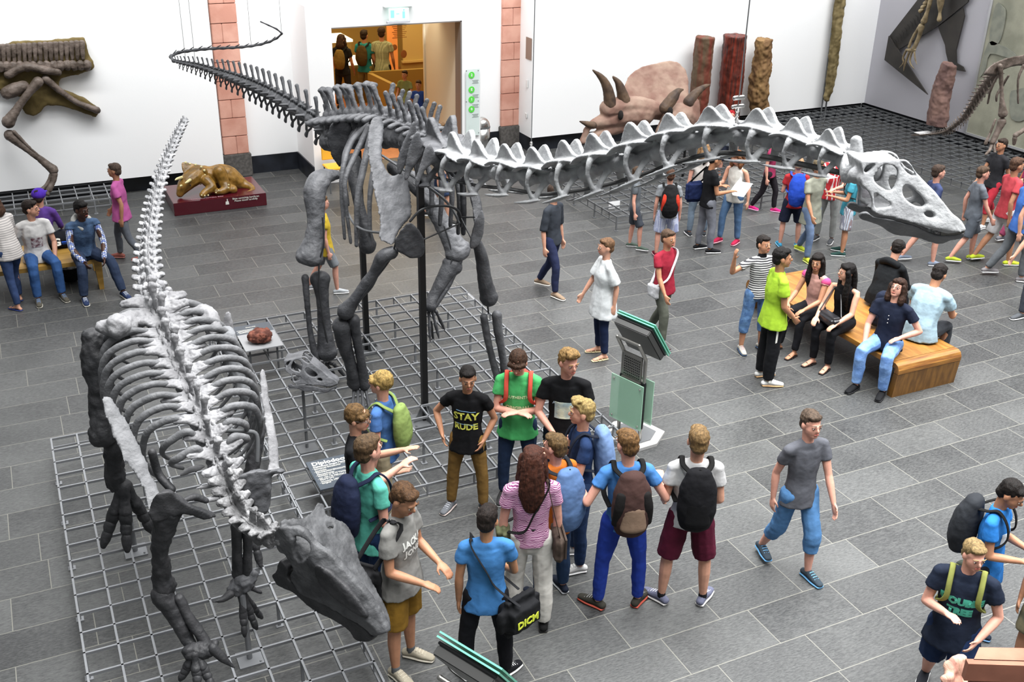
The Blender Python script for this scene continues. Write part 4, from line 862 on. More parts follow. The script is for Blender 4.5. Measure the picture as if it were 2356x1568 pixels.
    if glasses:
        mb = MB()
        for s in (-1, 1):
            c = H(s*.02, .06, .0); r_ = .0135*k; pts = [c+HS*(r_*math.cos(t*math.pi/6))+HZ*(r_*.8*math.sin(t*math.pi/6)) for t in range(13)]; mb.tube(pts, [.0012*k], seg=5, cap=0); mb.tube([H(s*.034, .058, .002), H(s*.045, 0, .002)], [.0012*k], seg=5)
        mb.tube([H(-.007, .061, .002), H(.007, .061, .002)], [.0012*k], seg=5); mb.build('glasses', ROD, root)
    # ---- hair ----
    hs, hc = hair[0], hair[1]; hm = mat('hair_'+hc.strip('#'), dim(hc, .6), .7, var=.35, vscale=60, bump=.7, bscale=130, stretch=(1, 1, .2), spec=.25)
    if hs != 'none':
        mb = MB(); mb.ball(H(0, -.014, .022), (.047*k, .053*k, .048*k), R3)
        if hs in ('short', 'quiff', 'curly'):
            mb.ball(H(0, -.03, -.01), (.041*k, .034*k, .04*k), R3).ball(H(0, .022, .045), (.036*k, .026*k, .017*k), R3)
        if hs == 'buzz': mb.ball(H(0, -.028, -.004), (.04*k, .033*k, .036*k), R3)
        if hs == 'quiff': mb.tube([H(-.02, .035, .055), H(.02, .035, .055)], [.016*k, .018*k]); mb.ball(H(0, .02, .066), (.034*k, .034*k, .014*k), R3)
        if hs == 'bowl':
            mb.ball(H(0, -.012, .012), (.05*k, .056*k, .05*k), R3); mb.tube([H(-.036, .03, .018), H(0, .046, .022), H(.036, .03, .018)], [.014*k]*3)
        if hs in ('long', 'bob', 'tail'):
            mb.ball(H(0, .012, .04), (.044*k, .036*k, .024*k), R3); ln = hair[2] if len(hair) > 2 else .2
            if hs != 'tail':
                dn = -(Z*.75+L*.25)
                for s in (-1, 1): mb.tube([H(s*.042, .012, .01), H(s*.046, .0, -.04), H(s*.046, -.005, -.05)+dn*(ln*h*.45)+F2*(.02*h), H(s*.036, -.02, -.05)+dn*(ln*h*.95)+F2*(.01*h)], [(.018*k, .018*k), (.02*k, .022*k), (.022*k, .025*k), (.012*k, .014*k)], sm=3)
                mb.tube([H(0, -.045, .02), H(0, -.055, -.04), H(0, -.062, -.05)+dn*(ln*h*.5), H(0, -.06, -.05)+dn*(ln*h)], [(.045*k, .02*k), (.052*k, .026*k), (.055*k, .024*k), (.032*k, .014*k)], side=HS, sm=3)
            else:
                mb.ball(H(0, -.03, -.01), (.041*k, .034*k, .04*k), R3); mb.tube([H(0, -.06, .02), H(0, -.085, -.02), H(0, -.08, -.09)], [.014*k, .018*k, .008*k], sm=3)
        mb.organic('hair', hm, root, vox=.0075 if fine else .012, sm=1, amp=.008*k, nscale=.03)
    if hs == 'cap' or (len(hair) > 3 and hair[3] == 'cap') or hair[-1] == 'cap': pass
    # ---- lower clothing ----
    vx = .011 if fine else .016
    if bottom:
        kind, mt = bottom[0], bottom[1]; loose = bottom[2] if len(bottom) > 2 else 1.0; mb = MB()
        top_ = hipc+Z*(.055*h)+L*(.0*h)
        mb.tube([hipc-Z*(.02*h), hipc+Z*(.015*h), waist-L*(.01*h)], [(.078*h*b, .06*h*b), (.088*h*b, .063*h*b), (.076*h*b, .054*h*b)], side=S)
        for s in (-1, 1):
            Hp, K, An = J['hip', s], J['knee', s], J['ankle', s]; f = {'trousers': 1, 'capri': .45, 'shorts': -.06, 'short': -.5}[kind]
            if f > 0:
                e = K.lerp(An, f if f < 1 else .93); pts = [Hp+S*(s*.006*h), Hp.lerp(K, .5), K, K.lerp(e, .5)-F*(.004*h), e]; r = [.056, .05, .038*loose, .036*loose, .0295*loose*(1.1 if f < 1 else 1)]
            else: e = Hp.lerp(K, 1+f); pts = [Hp+S*(s*.006*h), Hp.lerp(e, .5), e]; r = [.058, .055*loose, .053*loose]
            mb.tube(pts, [x*h*b for x in r], sm=2, cap=0); mb.ball(Hp+S*(s*.004*h), r[0]*h*b*1.02)
        mb.organic(kind if kind in ('trousers', 'shorts') else ('shorts' if kind == 'short' else 'knee_length_trousers'), mt, root, vox=vx, sm=2, amp=.014, nscale=.09)
    if belt: MB().tube([waist-L*(.012*h), waist+L*(.004*h)], [(.08*h*b, .058*h*b)], side=S2, seg=24, cap=0).build('belt', belt, root, smooth=True)
    if top:
        mt = top[0]; slv = top[1]; hem = top[2] if len(top) > 2 else 0; loose = top[3] if len(top) > 3 else 1.0; mb = MB()
        lowp = hipc+Z*((-.012-hem)*h); q = b*loose
        mb.tube([lowp, hipc+Z*(.04*h), waist+L*(.015*h), chest, shc-L*(.015*h)], [((.099+min(.018, .3*hem))*h*q, (.072+min(.014, .2*hem))*h*q), (.094*h*q, .068*h*q), (.083*h*q, .059*h*q), (.093*h*q, .063*h*q), (.094*h*b, .052*h*b)], side=S2, sm=2, cap=0)
        mb.tube([shc-L*(.03*h), shc+L*(.004*h), neck-L*(.008*h)], [(.088*h*b, .05*h*b), (.07*h*b, .046*h*b), (.042*h*b, .04*h*b)], side=S2, cap=0)
        if slv >= 0:
            for s in (-1, 1):
                A, E_, W = J['sh', s], J['el', s], J['wr', s]; mb.tube([neck+S2*(s*.03*h)-L*(.026*h), A.lerp(neck, .3)+L*(.0*h), A+L*(.0*h)], [.027*h*b, .031*h*b, .033*h*b]); mb.tube([shc+S2*(s*sw*.4)-L*(.02*h), A-L*(.004*h)], [.036*h*b, .031*h*b])
                if slv <= 1: e = A.lerp(E_, max(.15, slv)); mb.tube([A.lerp(e, -.03), A.lerp(e, .5), e], [.03*h*b, .034*h*q, .036*h*q], cap=0)
                else: mb.tube([A, A.lerp(E_, .5), E_, E_.lerp(W, .5), W], [x*h*b for x in (.032, .033, .029, .027, .022)], sm=2)
        P.shirt = mb.organic(top[4] if len(top) > 4 else 'shirt', mt, root, vox=vx, sm=2, amp=.014, nscale=.1)
    # ---- shoes ----
    if shoes and not barefoot:
        um, sm_ = (cloth(shoes[0]) if isinstance(shoes[0], str) else shoes[0]), mat('sole_'+shoes[1].strip('#'), shoes[1], .6)
        for s in (-1, 1):
            fd = J['fd', s]; An = J['ankle', s]; sd = fd.cross(Z); z0 = An.z-.042*h; bz = lambda v, z: V((v.x, v.y, z0+z))
            hl = An-fd*(.03*h); tp_ = An+fd*(.105*h)
            sh = MB().tube([bz(hl, .024*h), bz(An+fd*(.01*h), .032*h), bz(An+fd*(.05*h), .026*h), bz(tp_, .018*h)], [(.022*h, .018*h), (.023*h, .026*h), (.0265*h, .02*h), (.022*h, .012*h)], side=sd, sm=3).organic('shoe', um, root, vox=.008 if fine else .012, sm=2)
            MB().tube([bz(hl-fd*(.003*h), .008*h), bz(An, .008*h), bz(An+fd*(.06*h), .008*h), bz(tp_+fd*(.002*h), .008*h)], [(.023*h, .008*h), (.0235*h, .008*h), (.0285*h, .008*h), (.023*h, .008*h)], side=sd, sm=3, seg=12).build('sole', sm_, sh, smooth=True)
            if fine and len(shoes) > 2:
                mb = MB()
                for i in range(4): c = bz(An+fd*((.03+.014*i)*h), (.052-.0055*i)*h); mb.tube([c-sd*(.013*h), c+Z*.002*h, c+sd*(.013*h)], [.0022*h], seg=5)
                mb.build('laces', mat('lace_'+shoes[2].strip('#'), shoes[2], .7), sh)
            if socks: MB().tube([An+Z*(.02*h), An-Z*(.005*h)], [.021*h, .022*h], seg=10).build('sock', cloth(socks), root, smooth=True)
    if barefoot:
        for s in (-1, 1):
            fd = J['fd', s]; An = J['ankle', s]; sd = fd.cross(Z); z0 = An.z-.042*h; bz = lambda v, z: V((v.x, v.y, z0+z))
            sn = MB().tube([bz(An-fd*(.03*h), .005*h), bz(An+fd*(.05*h), .005*h), bz(An+fd*(.11*h), .005*h)], [(.02*h, .005*h), (.026*h, .005*h), (.02*h, .005*h)], side=sd, sm=3).build('sandal', cloth(barefoot), root, smooth=True)
            mb = MB()
            for t in (.03, .065): c = An+fd*(t*h); mb.tube([bz(c-sd*(.024*h), .01*h), bz(c, (.045-.25*t)*h), bz(c+sd*(.024*h), .01*h)], [(.004*h, .003*h)], seg=6, sm=3)
            mb.build('sandal_strap', cloth(barefoot), sn, smooth=True)
    return P
def chest_text(P, txt, size, m, dz=0.0, back=False, name='shirt_print', bold=.003, ox=0):
    """letters printed on the shirt: laid on its surface"""
    F = P.F2*(-1 if back else 1); S = P.S2*(-1 if back else 1)*-1; O = P.chest+P.L*(dz*P.h)
    me = P.shirt.data; bvh = BVHTree.FromPolygons([v.co for v in me.vertices], [p.vertices[:] for p in me.polygons])
    tm = text_mesh(txt, size, 0, bold)
    bm = bmesh.new(); bm.from_mesh(tm); bmesh.ops.triangulate(bm, faces=bm.faces)
    for _ in range(3):
        es = [e for e in bm.edges if e.calc_length() > .03]
        if not es: break
        bmesh.ops.subdivide_edges(bm, edges=es, cuts=1); bmesh.ops.triangulate(bm, faces=bm.faces)
    for v in bm.verts:
        p = O+S*(v.co.x+ox)+P.L*v.co.y+F*.5; hit = bvh.ray_cast(p, -F); v.co = (hit[0] if hit[0] else O+S*v.co.x+P.L*v.co.y+F*.12)+F*.004
    bm.to_mesh(tm); bm.free(); return link(name, tm, m, P.root, None, False)
def patch(P, poly, m, name, dz=0, back=False, off=.004):
    F = P.F2*(-1 if back else 1); S = P.S2*(-1 if back else 1)*-1; O = P.chest+P.L*(dz*P.h)
    me = P.shirt.data; bvh = BVHTree.FromPolygons([v.co for v in me.vertices], [p.vertices[:] for p in me.polygons])
    def fn(x, y):
        hit = bvh.ray_cast(O+S*x+P.L*y+F*.5, -F); return (hit[0] if hit[0] else O+S*x+P.L*y+F*.1)+F*off
    return MB().plate(poly, (), fn, .002, F, sm=1, res=.03).build(name, m, P.root)
def backpack(P, label, col, w=.28, hh=.42, d=.16, straps='#151515', pocket=None, accent=None, dz=0, front=False, loc=None):
    """worn on the back: a thing of its own"""
    F = P.F2; S = P.S2; L = P.L; c0 = P.chest-F*(.062*P.h+d*.42)+L*(-.02*P.h+dz)
    t = thing('backpack', c0, label, 'backpack'); m = cloth(col); sc = P.h/1.7
    w, hh, d = w*sc, hh*sc, d*sc
    mb = MB(); mb.tube([c0-L*(hh*.42)-F*(d*.08), c0-L*(hh*.2)-F*(d*.1), c0+L*(hh*.2), c0+L*(hh*.4)+F*(d*.08)], [(w*.42, d*.42), (w*.5, d*.5), (w*.47, d*.45), (w*.34, d*.34)], side=S, sm=3, seg=16)
    mb.organic('bag_body', m, t, vox=.011, sm=2, amp=.015, nscale=.08)
    if pocket: MB().tube([c0-L*(hh*.34)-F*(d*.45), c0-L*(hh*.02)-F*(d*.4)], [(w*.34, d*.2), (w*.3, d*.16)], side=S, seg=14).organic('front_pocket', cloth(pocket), t, vox=.01, sm=2)
    if accent:
        for s in (-1, 1): MB().tube([c0-L*(hh*.3)-F*(d*.2)+S*(s*w*.36), c0-F*(d*.34)+S*(s*w*.34), c0+L*(hh*.2)-F*(d*.25)+S*(s*w*.28)], [(.05*sc, .035*sc)]*3, side=S, sm=3).organic('side_panel', cloth(accent), t, vox=.01, sm=2)
    MB().tube([c0+L*(hh*.42)-S*.03*sc, c0+L*(hh*.52), c0+L*(hh*.42)+S*.03*sc], [.008*sc]*3, sm=4, seg=8).build('handle', cloth(straps), t, smooth=True)
    for s in (-1, 1):
        sh = P.shc+S*(s*.068*P.h*1.0); pts = [c0+L*(hh*.38)+S*(s*w*.18)+F*(d*.3), sh-F*(.035*P.h)+L*(.022*P.h), sh+L*(.04*P.h)+F*(.012*P.h), sh+F*(.062*P.h)-L*(.015*P.h), P.chest+F*(.078*P.h)+S*(s*.07*P.h)-L*(.0*P.h), P.chest+F*(.04*P.h)+S*(s*.1*P.h)-L*(.05*P.h), P.chest-F*(.05*P.h)+S*(s*.088*P.h)-L*(.08*P.h)]
        MB().tube(pts, [(.022*sc, .008*sc)]*len(pts), side=S, sm=4, seg=8).build('strap', cloth(straps), t, smooth=True)
    return t
def shoulder_bag(P, label, col, side=1, sh=-1, size=(.3, .22, .1), strap='#1a1a1a', dz=-.02, fwd=0, name='shoulder_bag', text=None, flap=None, ang=0):
    c = P.hip+P.S*(side*(.1*P.h+size[2]*.5))+P.F*fwd+V((0, 0, dz)); t = thing(name, c, label, 'bag')
    M3 = Matrix.Rotation(math.radians(ang), 3, 'Z') @ Matrix((P.F, P.S, V((0, 0, 1)))).transposed(); BF, BS = M3.col[0].copy(), M3.col[1].copy()
    mb = MB(); mb.rbox(c, (size[0], size[2], size[1]), min(size)*.36, M3); mb.organic('bag_body', cloth(col), t, vox=.012, sm=9, amp=.035, nscale=.12)
    if flap: MB().rbox(c+P.S*(side*size[2]*.5)+V((0, 0, size[1]*.12)), (size[0]*.96, .014, size[1]*.78), .006, M3).build('flap', cloth(flap), t); MB().rbox(c+P.S*(side*(size[2]*.5+.012))-V((0, 0, size[1]*.05)), (.03, .008, .03), .003, M3).build('clasp', mat('brass', '#c9a24a', .3, metal=1), t)
    s0 = P.shc+P.S2*(sh*.07*P.h)+P.L*(.034*P.h); e1 = c+V((0, 0, size[1]*.42))
    if sh == side: fr = [s0+P.F2*(.05*P.h)-P.L*.04, e1+P.F*(size[0]*.3)]; bk = [s0-P.F2*(.05*P.h)-P.L*.04, e1-P.F*(size[0]*.3)]
    else: fr = [s0+P.F2*(.06*P.h)-P.L*.04, P.chest+P.F2*(.082*P.h)-P.L*.02, P.waist+P.F2*(.075*P.h)+P.S2*(side*.05*P.h), e1+P.F*(size[0]*.25)]; bk = [s0-P.F2*(.05*P.h)-P.L*.03, P.chest-P.F2*(.078*P.h)-P.L*.02, P.waist-P.F2*(.07*P.h)+P.S2*(side*.045*P.h), e1-P.F*(size[0]*.25)]
    pts = bk[::-1]+[s0]+fr; MB().tube(pts, [(.018, .004)]*len(pts), sm=4, seg=8, side=P.F).build('strap', cloth(strap), t, smooth=True)
    if text:
        n = BS*side; place_text('bag_print', text[0], text[2], c+n*(size[2]*.5+.008)+V((0, 0, -.02)), BF*(1 if (BF.cross(V((0, 0, 1)))).dot(n) > 0 else -1), V((0, 0, 1)), mat('print_'+text[1].strip('#'), text[1], .6), t, bold=.003)
    return t
def FL(px, py): p = fl(px, py); return (p.x, p.y)
DN = ((.16, -.06, -1), (.06, .16, -1))
# ---------------- the visitors ----------------
def A(phi): return 26+phi
def HT_(px, py, h): p = fl(px, py, h); return (p.x, p.y)
PK = lambda o=.45: ((o, -.35, -1), (-.35, .55, -.75))          # hand at the hip pocket
CR = ((.12, .25, -1), (-1, .55, .12)); FWD = ((.2, .25, -1), (-.25, 1, .0)); LAP = ((.15, .45, -1), (-.3, 1, -.45)); WK1 = ((.12, .35, -1), (.0, .6, -1)); WK2 = ((.12, -.35, -1), (.05, .1, -1))
SIT = ((.16, 1, -.06), (.02, .06, -1)); SITc = ((.05, 1, -.1), (.0, -.15, -1))
STEP = {1: ((.04, .38, -1), (.02, .02, -1)), -1: ((.04, -.22, -1), (.02, -.5, -.85))}
STEP2 = {-1: ((.04, .38, -1), (.02, .02, -1)), 1: ((.04, -.22, -1), (.02, -.5, -.85))}
C = cloth
# -- standing group in the foreground --
P = person('teenage boy in black STAY T-shirt and mustard-brown trousers, hands at his pockets', FL(1074, 1174), 1.51, A(188), 'tan', ('short', '#17110e'), (C('#101013'), .42, .06, 1.06), ('trousers', C('#8a6a38'), 1.05), ('#74777c', '#c8b9b4', '#c9ccd2'), {1: PK(.75), -1: PK(.35)}, {1: ((.16, 0, -1), (.06, 0, -1)), -1: ((.16, 0, -1), (.05, 0, -1))}, head=(-18, -10), feet=(35, 20))
yel = mat('yellow_line_print', '#cfd05a', .6); chest_text(P, 'STAY', .1, yel, -.02); chest_text(P, 'RUDE', .085, yel, -.09)
for zz in (.035, -.1): patch(P, [(-.09, zz), (.09, zz-.012), (.09, zz-.016), (-.09, zz-.004)], mat('blue_line_print', '#7fa8c9', .6), 'shirt_line')
P = person('boy in bright green T-shirt with red backpack straps and crossed arms', HT_(1195, 806, 1.62), 1.62, A(183), 'pink', ('bowl', '#4a3324'), (C('#55c071'), .5, .06, 1.08), ('trousers', C('#2b3d5c')), ('#3a3a3a', '#dddddd'), {0: CR}, head=(8, -30))
chest_text(P, 'AUTHENTIC', .04, mat('pale_print', '#c8d8a8', .7), 0, bold=.001); chest_text(P, 'ORIGINAL', .05, MATS['pale_print'], -.07)
backpack(P, 'red backpack worn by the boy in the green T-shirt', '#d8594b', straps='#e05a48')
P = person('tousled blond boy in black photo-print T-shirt, hands clasped low', HT_(1305, 812, 1.68), 1.68, A(186), 'pink', ('quiff', '#a07f4f'), (C('#0f1013'), .5, .05, 1.05), ('trousers', C('#232c44')), ('#3a3a3a', '#dddddd'), {0: ((.25, .15, -1), (-.7, .6, -.6))}, head=(-35, -8))
pic = mat('photo_print', '#9db4b8', .7, col2='#d9dcc2', vscale=12); patch(P, [(-.09, .0), (.09, .0), (.09, -.17), (-.09, -.17)], pic, 'photo_print'); chest_text(P, 'AUTHENTIC', .04, mat('pale_blue_print', '#b9cfe0', .6), -.01, bold=.001)
P = person('boy with swept-up blond hair in navy T-shirt wearing a pale blue backpack, looking left', FL(1318, 1294), 1.62, A(262), 'fair', ('quiff', '#b39a62'), (C('#22385f'), .5, .03), ('trousers', C('#24395c')), ('#dcdcda', '#f2f2f0', '#ffffff'), {0: FWD}, head=(6, 0))
backpack(P, 'pale blue denim backpack on the boy with swept-up blond hair', '#7f9dca', w=.3, hh=.5, d=.2, straps='#1c2230')
P = person('boy in orange T-shirt seen from behind with a faded blue rucksack, hands near his face', FL(1262, 1364), 1.55, A(325), 'pink', ('short', '#6e5636'), (C('#d6762c'), .45, .07, 1.1), ('trousers', C('#2b4262'), 1.1), ('#1c2333', '#cfd2d6'), {0: ((.2, .4, -1), (-.3, .8, .9))}, head=(-20, 0), glasses=True)
backpack(P, 'faded blue denim rucksack on the boy in orange', '#5d7ba8', w=.34, hh=.56, d=.22, straps='#20242c')
P = person('woman with long auburn hair, purple patterned top and white trousers, back to the camera', FL(1213, 1430), 1.66, A(352), 'pink', ('long', '#4e2a1d', .17), (stripes('purple_pattern', '#7d3468', '#dcb6cc', 46, 2, distort=7), .5, .0), ('trousers', C('#dedbd3'), 1.25), ('#141414', '#202020'), {0: ((.14, .05, -1), (.02, .1, -1))}, {1: ((.06, -.06, -1), (.03, -.02, -1)), -1: ((.06, .16, -1), (.02, .02, -1))}, head=(10, 0), belt=BLACKST)
shoulder_bag(P, 'brown leather shoulder bag with a brass clasp hanging from the auburn-haired woman', '#54473f', side=1, sh=1, size=(.32, .24, .08), strap='#4a3a33', flap='#5e5048', dz=.0, fwd=-.06)
shoulder_bag(P, 'olive green jacket folded over a strap at the left side of the auburn-haired woman', '#5d6046', side=-1, sh=1, size=(.2, .42, .1), strap='#141414', dz=-.05)
P = person('boy in blue T-shirt and royal blue trousers wearing a brown and black backpack, elbows out', FL(1418, 1386), 1.66, A(352), 'pink', ('short', '#7a5a36'), (C('#4d86c9'), .45, .02), ('trousers', C('#2742a6')), ('#3a3831', '#b9503f', '#888888'), {0: ((.6, -.2, -1), (.1, 1, .1))}, {0: ((.17, 0, -1), (.04, 0, -1))}, head=(-20, -10), feet=(45, 40))
backpack(P, 'brown and black backpack on the boy in royal blue trousers', '#4a3430', w=.33, hh=.52, d=.22, pocket='#8a7361', accent='#1a1818')
P = person('boy in pale grey T-shirt and maroon shorts, rightmost of the standing group', FL(1566, 1378), 1.67, A(0), 'fair', ('short', '#8a6e48'), (C('#cfcfcf'), .5, .02, 1.08), ('shorts', C('#5a1830'), 1.12), ('#6f7288', '#d5d3d0', '#c9c9c9'), {0: ((.16, -.05, -1), (-.1, .8, -.6))}, {0: ((.17, 0, -1), (.05, 0, -1))}, head=(0, 0), feet=(45, 32), socks='#1d1d22')
backpack(P, 'black soft backpack on the boy in maroon shorts', '#141418', w=.32, hh=.52, d=.2, pocket='#101013')
P = person('dark-haired boy in sky-blue T-shirt seen from behind with a black messenger bag', FL(1116, 1548), 1.52, A(356), 'olive', ('short', '#241b17'), (C('#4580bd'), .45, .06, 1.06), ('trousers', C('#15161c'), 1.15), ('#16171c', '#e4e4e2', '#ffffff'), {-1: ((.14, -.05, -1), (.02, .1, -1)), 1: ((.2, .2, -1), (-.2, .8, -.5))}, {0: ((.17, 0, -1), (.05, 0, -1))}, head=(20, -10), feet=(38, 45))
shoulder_bag(P, 'black messenger bag with yellow print slung across the boy in sky blue', '#17181b', side=1, sh=-1, size=(.4, .32, .18), strap='#202124', dz=-.1, fwd=-.1, text=('DICM', '#c6d13a', .085), ang=-50)
P = person('boy in grey printed T-shirt and mustard shorts standing beside the big duck-billed skull', FL(938, 1536), 1.68, A(112), 'tan', ('short', '#5b4028'), (C('#8d8c88'), .55, .045, 1.2), ('shorts', C('#96712a'), 1.15), ('#b3ab98', '#cfc9ba', '#b9b19f'), {0: ((.15, .12, -1), (-.35, .9, -.35))}, {0: ((.07, 0, -1), (.02, 0, -1))}, head=(14, -25), feet=(8, 20), socks='#6a6d70')
wp = mat('pale_grey_print', '#cfcfca', .7); chest_text(P, 'JACK &', .07, wp, .01); chest_text(P, 'JONES', .07, wp, -.035)
shoulder_bag(P, 'black drawstring bag hanging behind the boy in mustard shorts', '#1d1d1f', side=1, sh=1, size=(.26, .42, .14), strap='#2c2c2e', dz=.02, fwd=-.16)
P = person('boy in turquoise T-shirt with a navy rucksack beside the text panel, arm held out', HT_(850, 1010, 1.72), 1.72, A(52), 'pink', ('short', '#5f4a33'), (C('#63c4b0'), .5, .06, 1.06), ('trousers', C('#22395f')), ('#15161c', '#e4e4e2'), {-1: ((.1, .55, -.8), (-.1, 1, .45)), 1: ((.12, .0, -1), (0, .6, -.7))}, head=(-6, 0))
backpack(P, 'navy rucksack worn by the boy in turquoise', '#1e2640', w=.3, hh=.46, d=.2, straps='#1e2640')
P = person('boy with glasses and brown hair in a dark T-shirt, gesturing with both hands', HT_(822, 940, 1.6), 1.6, A(95), 'fair', ('bowl', '#6d5230'), (C('#16171b'), .5, .02), ('trousers', C('#1b2336')), ('#222222', '#cccccc'), {0: ((.1, .5, -.9), (-.05, 1, .35)), 'curl': .1}, head=(5, -5), glasses=True)
P = person('visitor with straw-blond hair, blue shirt and beige trousers passing behind the gesturing boys', FL(884, 1212), 1.62, A(285), 'pink', ('bowl', '#b39557'), (C('#4d77b4'), .5, .03), ('trousers', C('#a89c80')), ('#201c1c', '#dddddd', '#eeeeee'), {0: DN}, {1: STEP[1], -1: ((.04, -.1, -1), (.02, -.25, -.95))})
backpack(P, 'green and yellow backpack on the visitor in beige trousers', '#8aa05a', straps='#8aa05a')
# -- middle distance, right --
P = person('child in grey T-shirt and checked shorts with a red and black backpack, under the neck', FL(1527, 588), 1.36, A(0), 'pink', ('short', '#5b3d2c'), (C('#8e9296'), .55, .04, 1.1), ('shorts', plaid('checked_shorts', '#cfd3df', '#7e88b0', '#9aa0bc'), 1.2), ('#6d1428', '#c9a0a8'), {0: DN}, {0: ((.14, 0, -1), (.03, -.05, -1))}, kid=1.08)
backpack(P, 'red and black backpack on the child in checked shorts', '#1a1a1c', w=.36, hh=.55, d=.26, accent='#d8402c')
P = person('person in black T-shirt and grey jeans with hair in a bun, reading a map', FL(1622, 577), 1.56, A(75), 'olive', ('tail', '#1a1412'), (C('#131418'), .5, .04, 1.06), ('trousers', C('#7c7f88'), 1.05), ('#17181c', '#dedede', '#eeeeee'), {0: ((.1, .15, -1), (-.15, 1, .05))}, {1: ((.06, .15, -1), (.02, 0, -1)), -1: ((.06, -.05, -1), (.02, -.1, -1))}, head=(10, -25), near=False)
mp_ = P.J['wr', 1].lerp(P.J['wr', -1], .5)+P.F*.2; o = MB().plate([(-.2, -.12), (0, -.14), (.22, -.1), (.22, .16), (0, .12), (-.2, .17)], (), lambda x, y: mp_+P.S*x+V((0, 0, 1))*y*.8+P.F*(y*.5+abs(x)*.25), .003, P.F, sm=1, res=.1).build('paper_map', mat('white_paper', '#e9e9e6', .8)); tag(o, 'unfolded white map held between the person in black and the woman in white', 'map')
shoulder_bag(P, 'navy shoulder bag behind the person in grey jeans', '#1f2c55', side=-1, sh=-1, size=(.3, .34, .12), dz=.1, fwd=-.15)
P = person('woman in white sleeveless top, blue jeans and pink trainers beside the map reader', FL(1672, 560), 1.5, A(225), 'fair', ('long', '#8a5a38', .08), (C('#dddbd4'), -1, .05, 1.05), ('trousers', C('#5f80a8')), ('#c02850', '#e8a0b0', '#f0c0c8'), {1: ((.2, .2, -1), (-.3, .9, .2)), -1: ((.3, -.1, -1), (.1, .1, -1))}, {1: STEP[1], -1: ((.06, -.05, -1), (.02, -.1, -1))}, head=(0, -25), near=False)
P = person('visitor in white top and pale jeans half hidden behind the person in black', FL(1601, 540), 1.5, A(355), 'pink', ('bob', '#a8835c', .06), (C('#e6e0da'), .4, .05, 1.1), ('trousers', C('#8496a8')), ('#3c3f44', '#eeeeee'), {0: DN}, near=False)
P = person('boy in red T-shirt and navy shorts with a bright blue backpack and pale blue trainers', FL(1812, 566), 1.42, A(5), 'pink', ('short', '#c9a27c'), (C('#b93138'), .5, .05, 1.06), ('shorts', C('#20253a'), 1.15), ('#3f9bc4', '#7fc0e0'), {-1: ((.15, .1, -1), (-.2, 1, .0)), 1: DN}, {0: ((.14, 0, -1), (.03, -.05, -1))}, near=False)
backpack(P, 'bright blue backpack on the boy in red', '#2a52c8', w=.34, hh=.55, d=.24, straps='#3a5ac0')
P = person('visitor in red and white T-shirt holding papers under the end of the neck', FL(1893, 555), 1.52, A(215), 'pink', ('cap', '#c22a30'), (stripes('red_white_print', '#c02c34', '#e6dcdc', 14, 0, duty=.8, distort=3), .5, .04), ('trousers', C('#a7aaa8')), ('#4a4c50', '#c8c8c8'), {0: FWD}, near=False)
o = MB().box(P.HC+P.F*.3+V((0, 0, -.3)), (.26, .2, .004)).build('paper_sheet', MATS['white_paper']); tag(o, 'white sheet of paper held by the visitor in red and white', 'paper')
P = person('visitor in grey-green top, blue jeans and neon yellow trainers walking past the boy in red', FL(1848, 592), 1.55, A(150), 'tan', ('short', '#6f6148'), (C('#97998a'), .6, .12, 1.1), ('trousers', C('#6c80a0')), ('#b9c83a', '#d5dd80'), {1: WK1, -1: WK2}, STEP, near=False)
P = person('child in turquoise T-shirt and checked shorts with a grey backpack, standing under the dinosaur head', FL(1931, 583), 1.45, A(285), 'tan', ('short', '#1e1714'), (C('#53b4cc'), .5, .06, 1.06), ('shorts', plaid('blue_brown_check', '#8fa6bd', '#6b4a44', '#dfe6ea', 36), 1.2), ('#2c4a45', '#c9ccca', '#7fd060'), {0: ((.15, .2, -1), (-.3, 1, .1)), }, {0: ((.08, 0, -1), (.02, 0, -1))}, near=False)
backpack(P, 'grey backpack on the child in turquoise', '#77767a', w=.32, hh=.5, d=.22)
P = person('boy in lime green T-shirt and black tracksuit trousers standing by the oak bench', FL(1763, 876), 1.66, A(82), 'olive', ('short', '#14100f'), (C('#a9d038'), .55, .06, 1.22), ('trousers', C('#15161a'), 1.3), ('#e3e3e0', '#c9a070', '#ffffff'), {0: ((.1, .1, -1), (-.3, .75, -.8))}, {0: ((.07, 0, -1), (.02, -.03, -1))}, head=(12, 0))
MB().tube([P.J['hip', 1]+P.S*.098, P.J['knee', 1]+P.S*.07, P.J['ankle', 1]+P.S*.055], [(.012, .003)], side=P.F, sm=2).build('side_stripe', WHT, P.root)
P = person('boy in striped top and denim knee shorts waving behind the boy in lime', FL(1728, 806), 1.5, A(165), 'tan', ('short', '#201814'), (stripes('fine_stripes', '#24242a', '#c8c8c6', 22, 2), .55, .02, 1.02), ('capri', mat('stone_washed_denim', '#5a7ea8', .85, col2='#3c5c88', vscale=14, bump=.3), 1.25), ('#b9b6ae', '#2b4668', '#8a2a30'), {-1: ((.25, -.3, -1), (.1, .3, -1)), 1: ((.8, .1, -.35), (.1, .3, 1))}, {0: ((.12, 0, -1), (.03, -.03, -1))}, head=(-15, 5))
MB().tube([P.shc+P.L*.0, P.shc+P.L*.07], [.062, .05], seg=16).build('dark_collar', C('#1a1a1f'), P.root, smooth=True)
def SP(px, py, z=.5): p = fl(px, py, z); return (p.x, p.y)
P = person('girl with dark hair in pink-sleeved T-shirt seated at the bench\'s far end', SP(1873, 712, .5), 1.5, 262, 'tan', ('long', '#1a1210', .2), (C('#d9a79c'), .2, .02), ('trousers', C('#15161b')), None, {0: LAP}, {0: ((.12, 1, -.12), (.02, .12, -1))}, seat=.45, head=(-25, 0), lean=(0, .14, 1), barefoot='#2a2220')
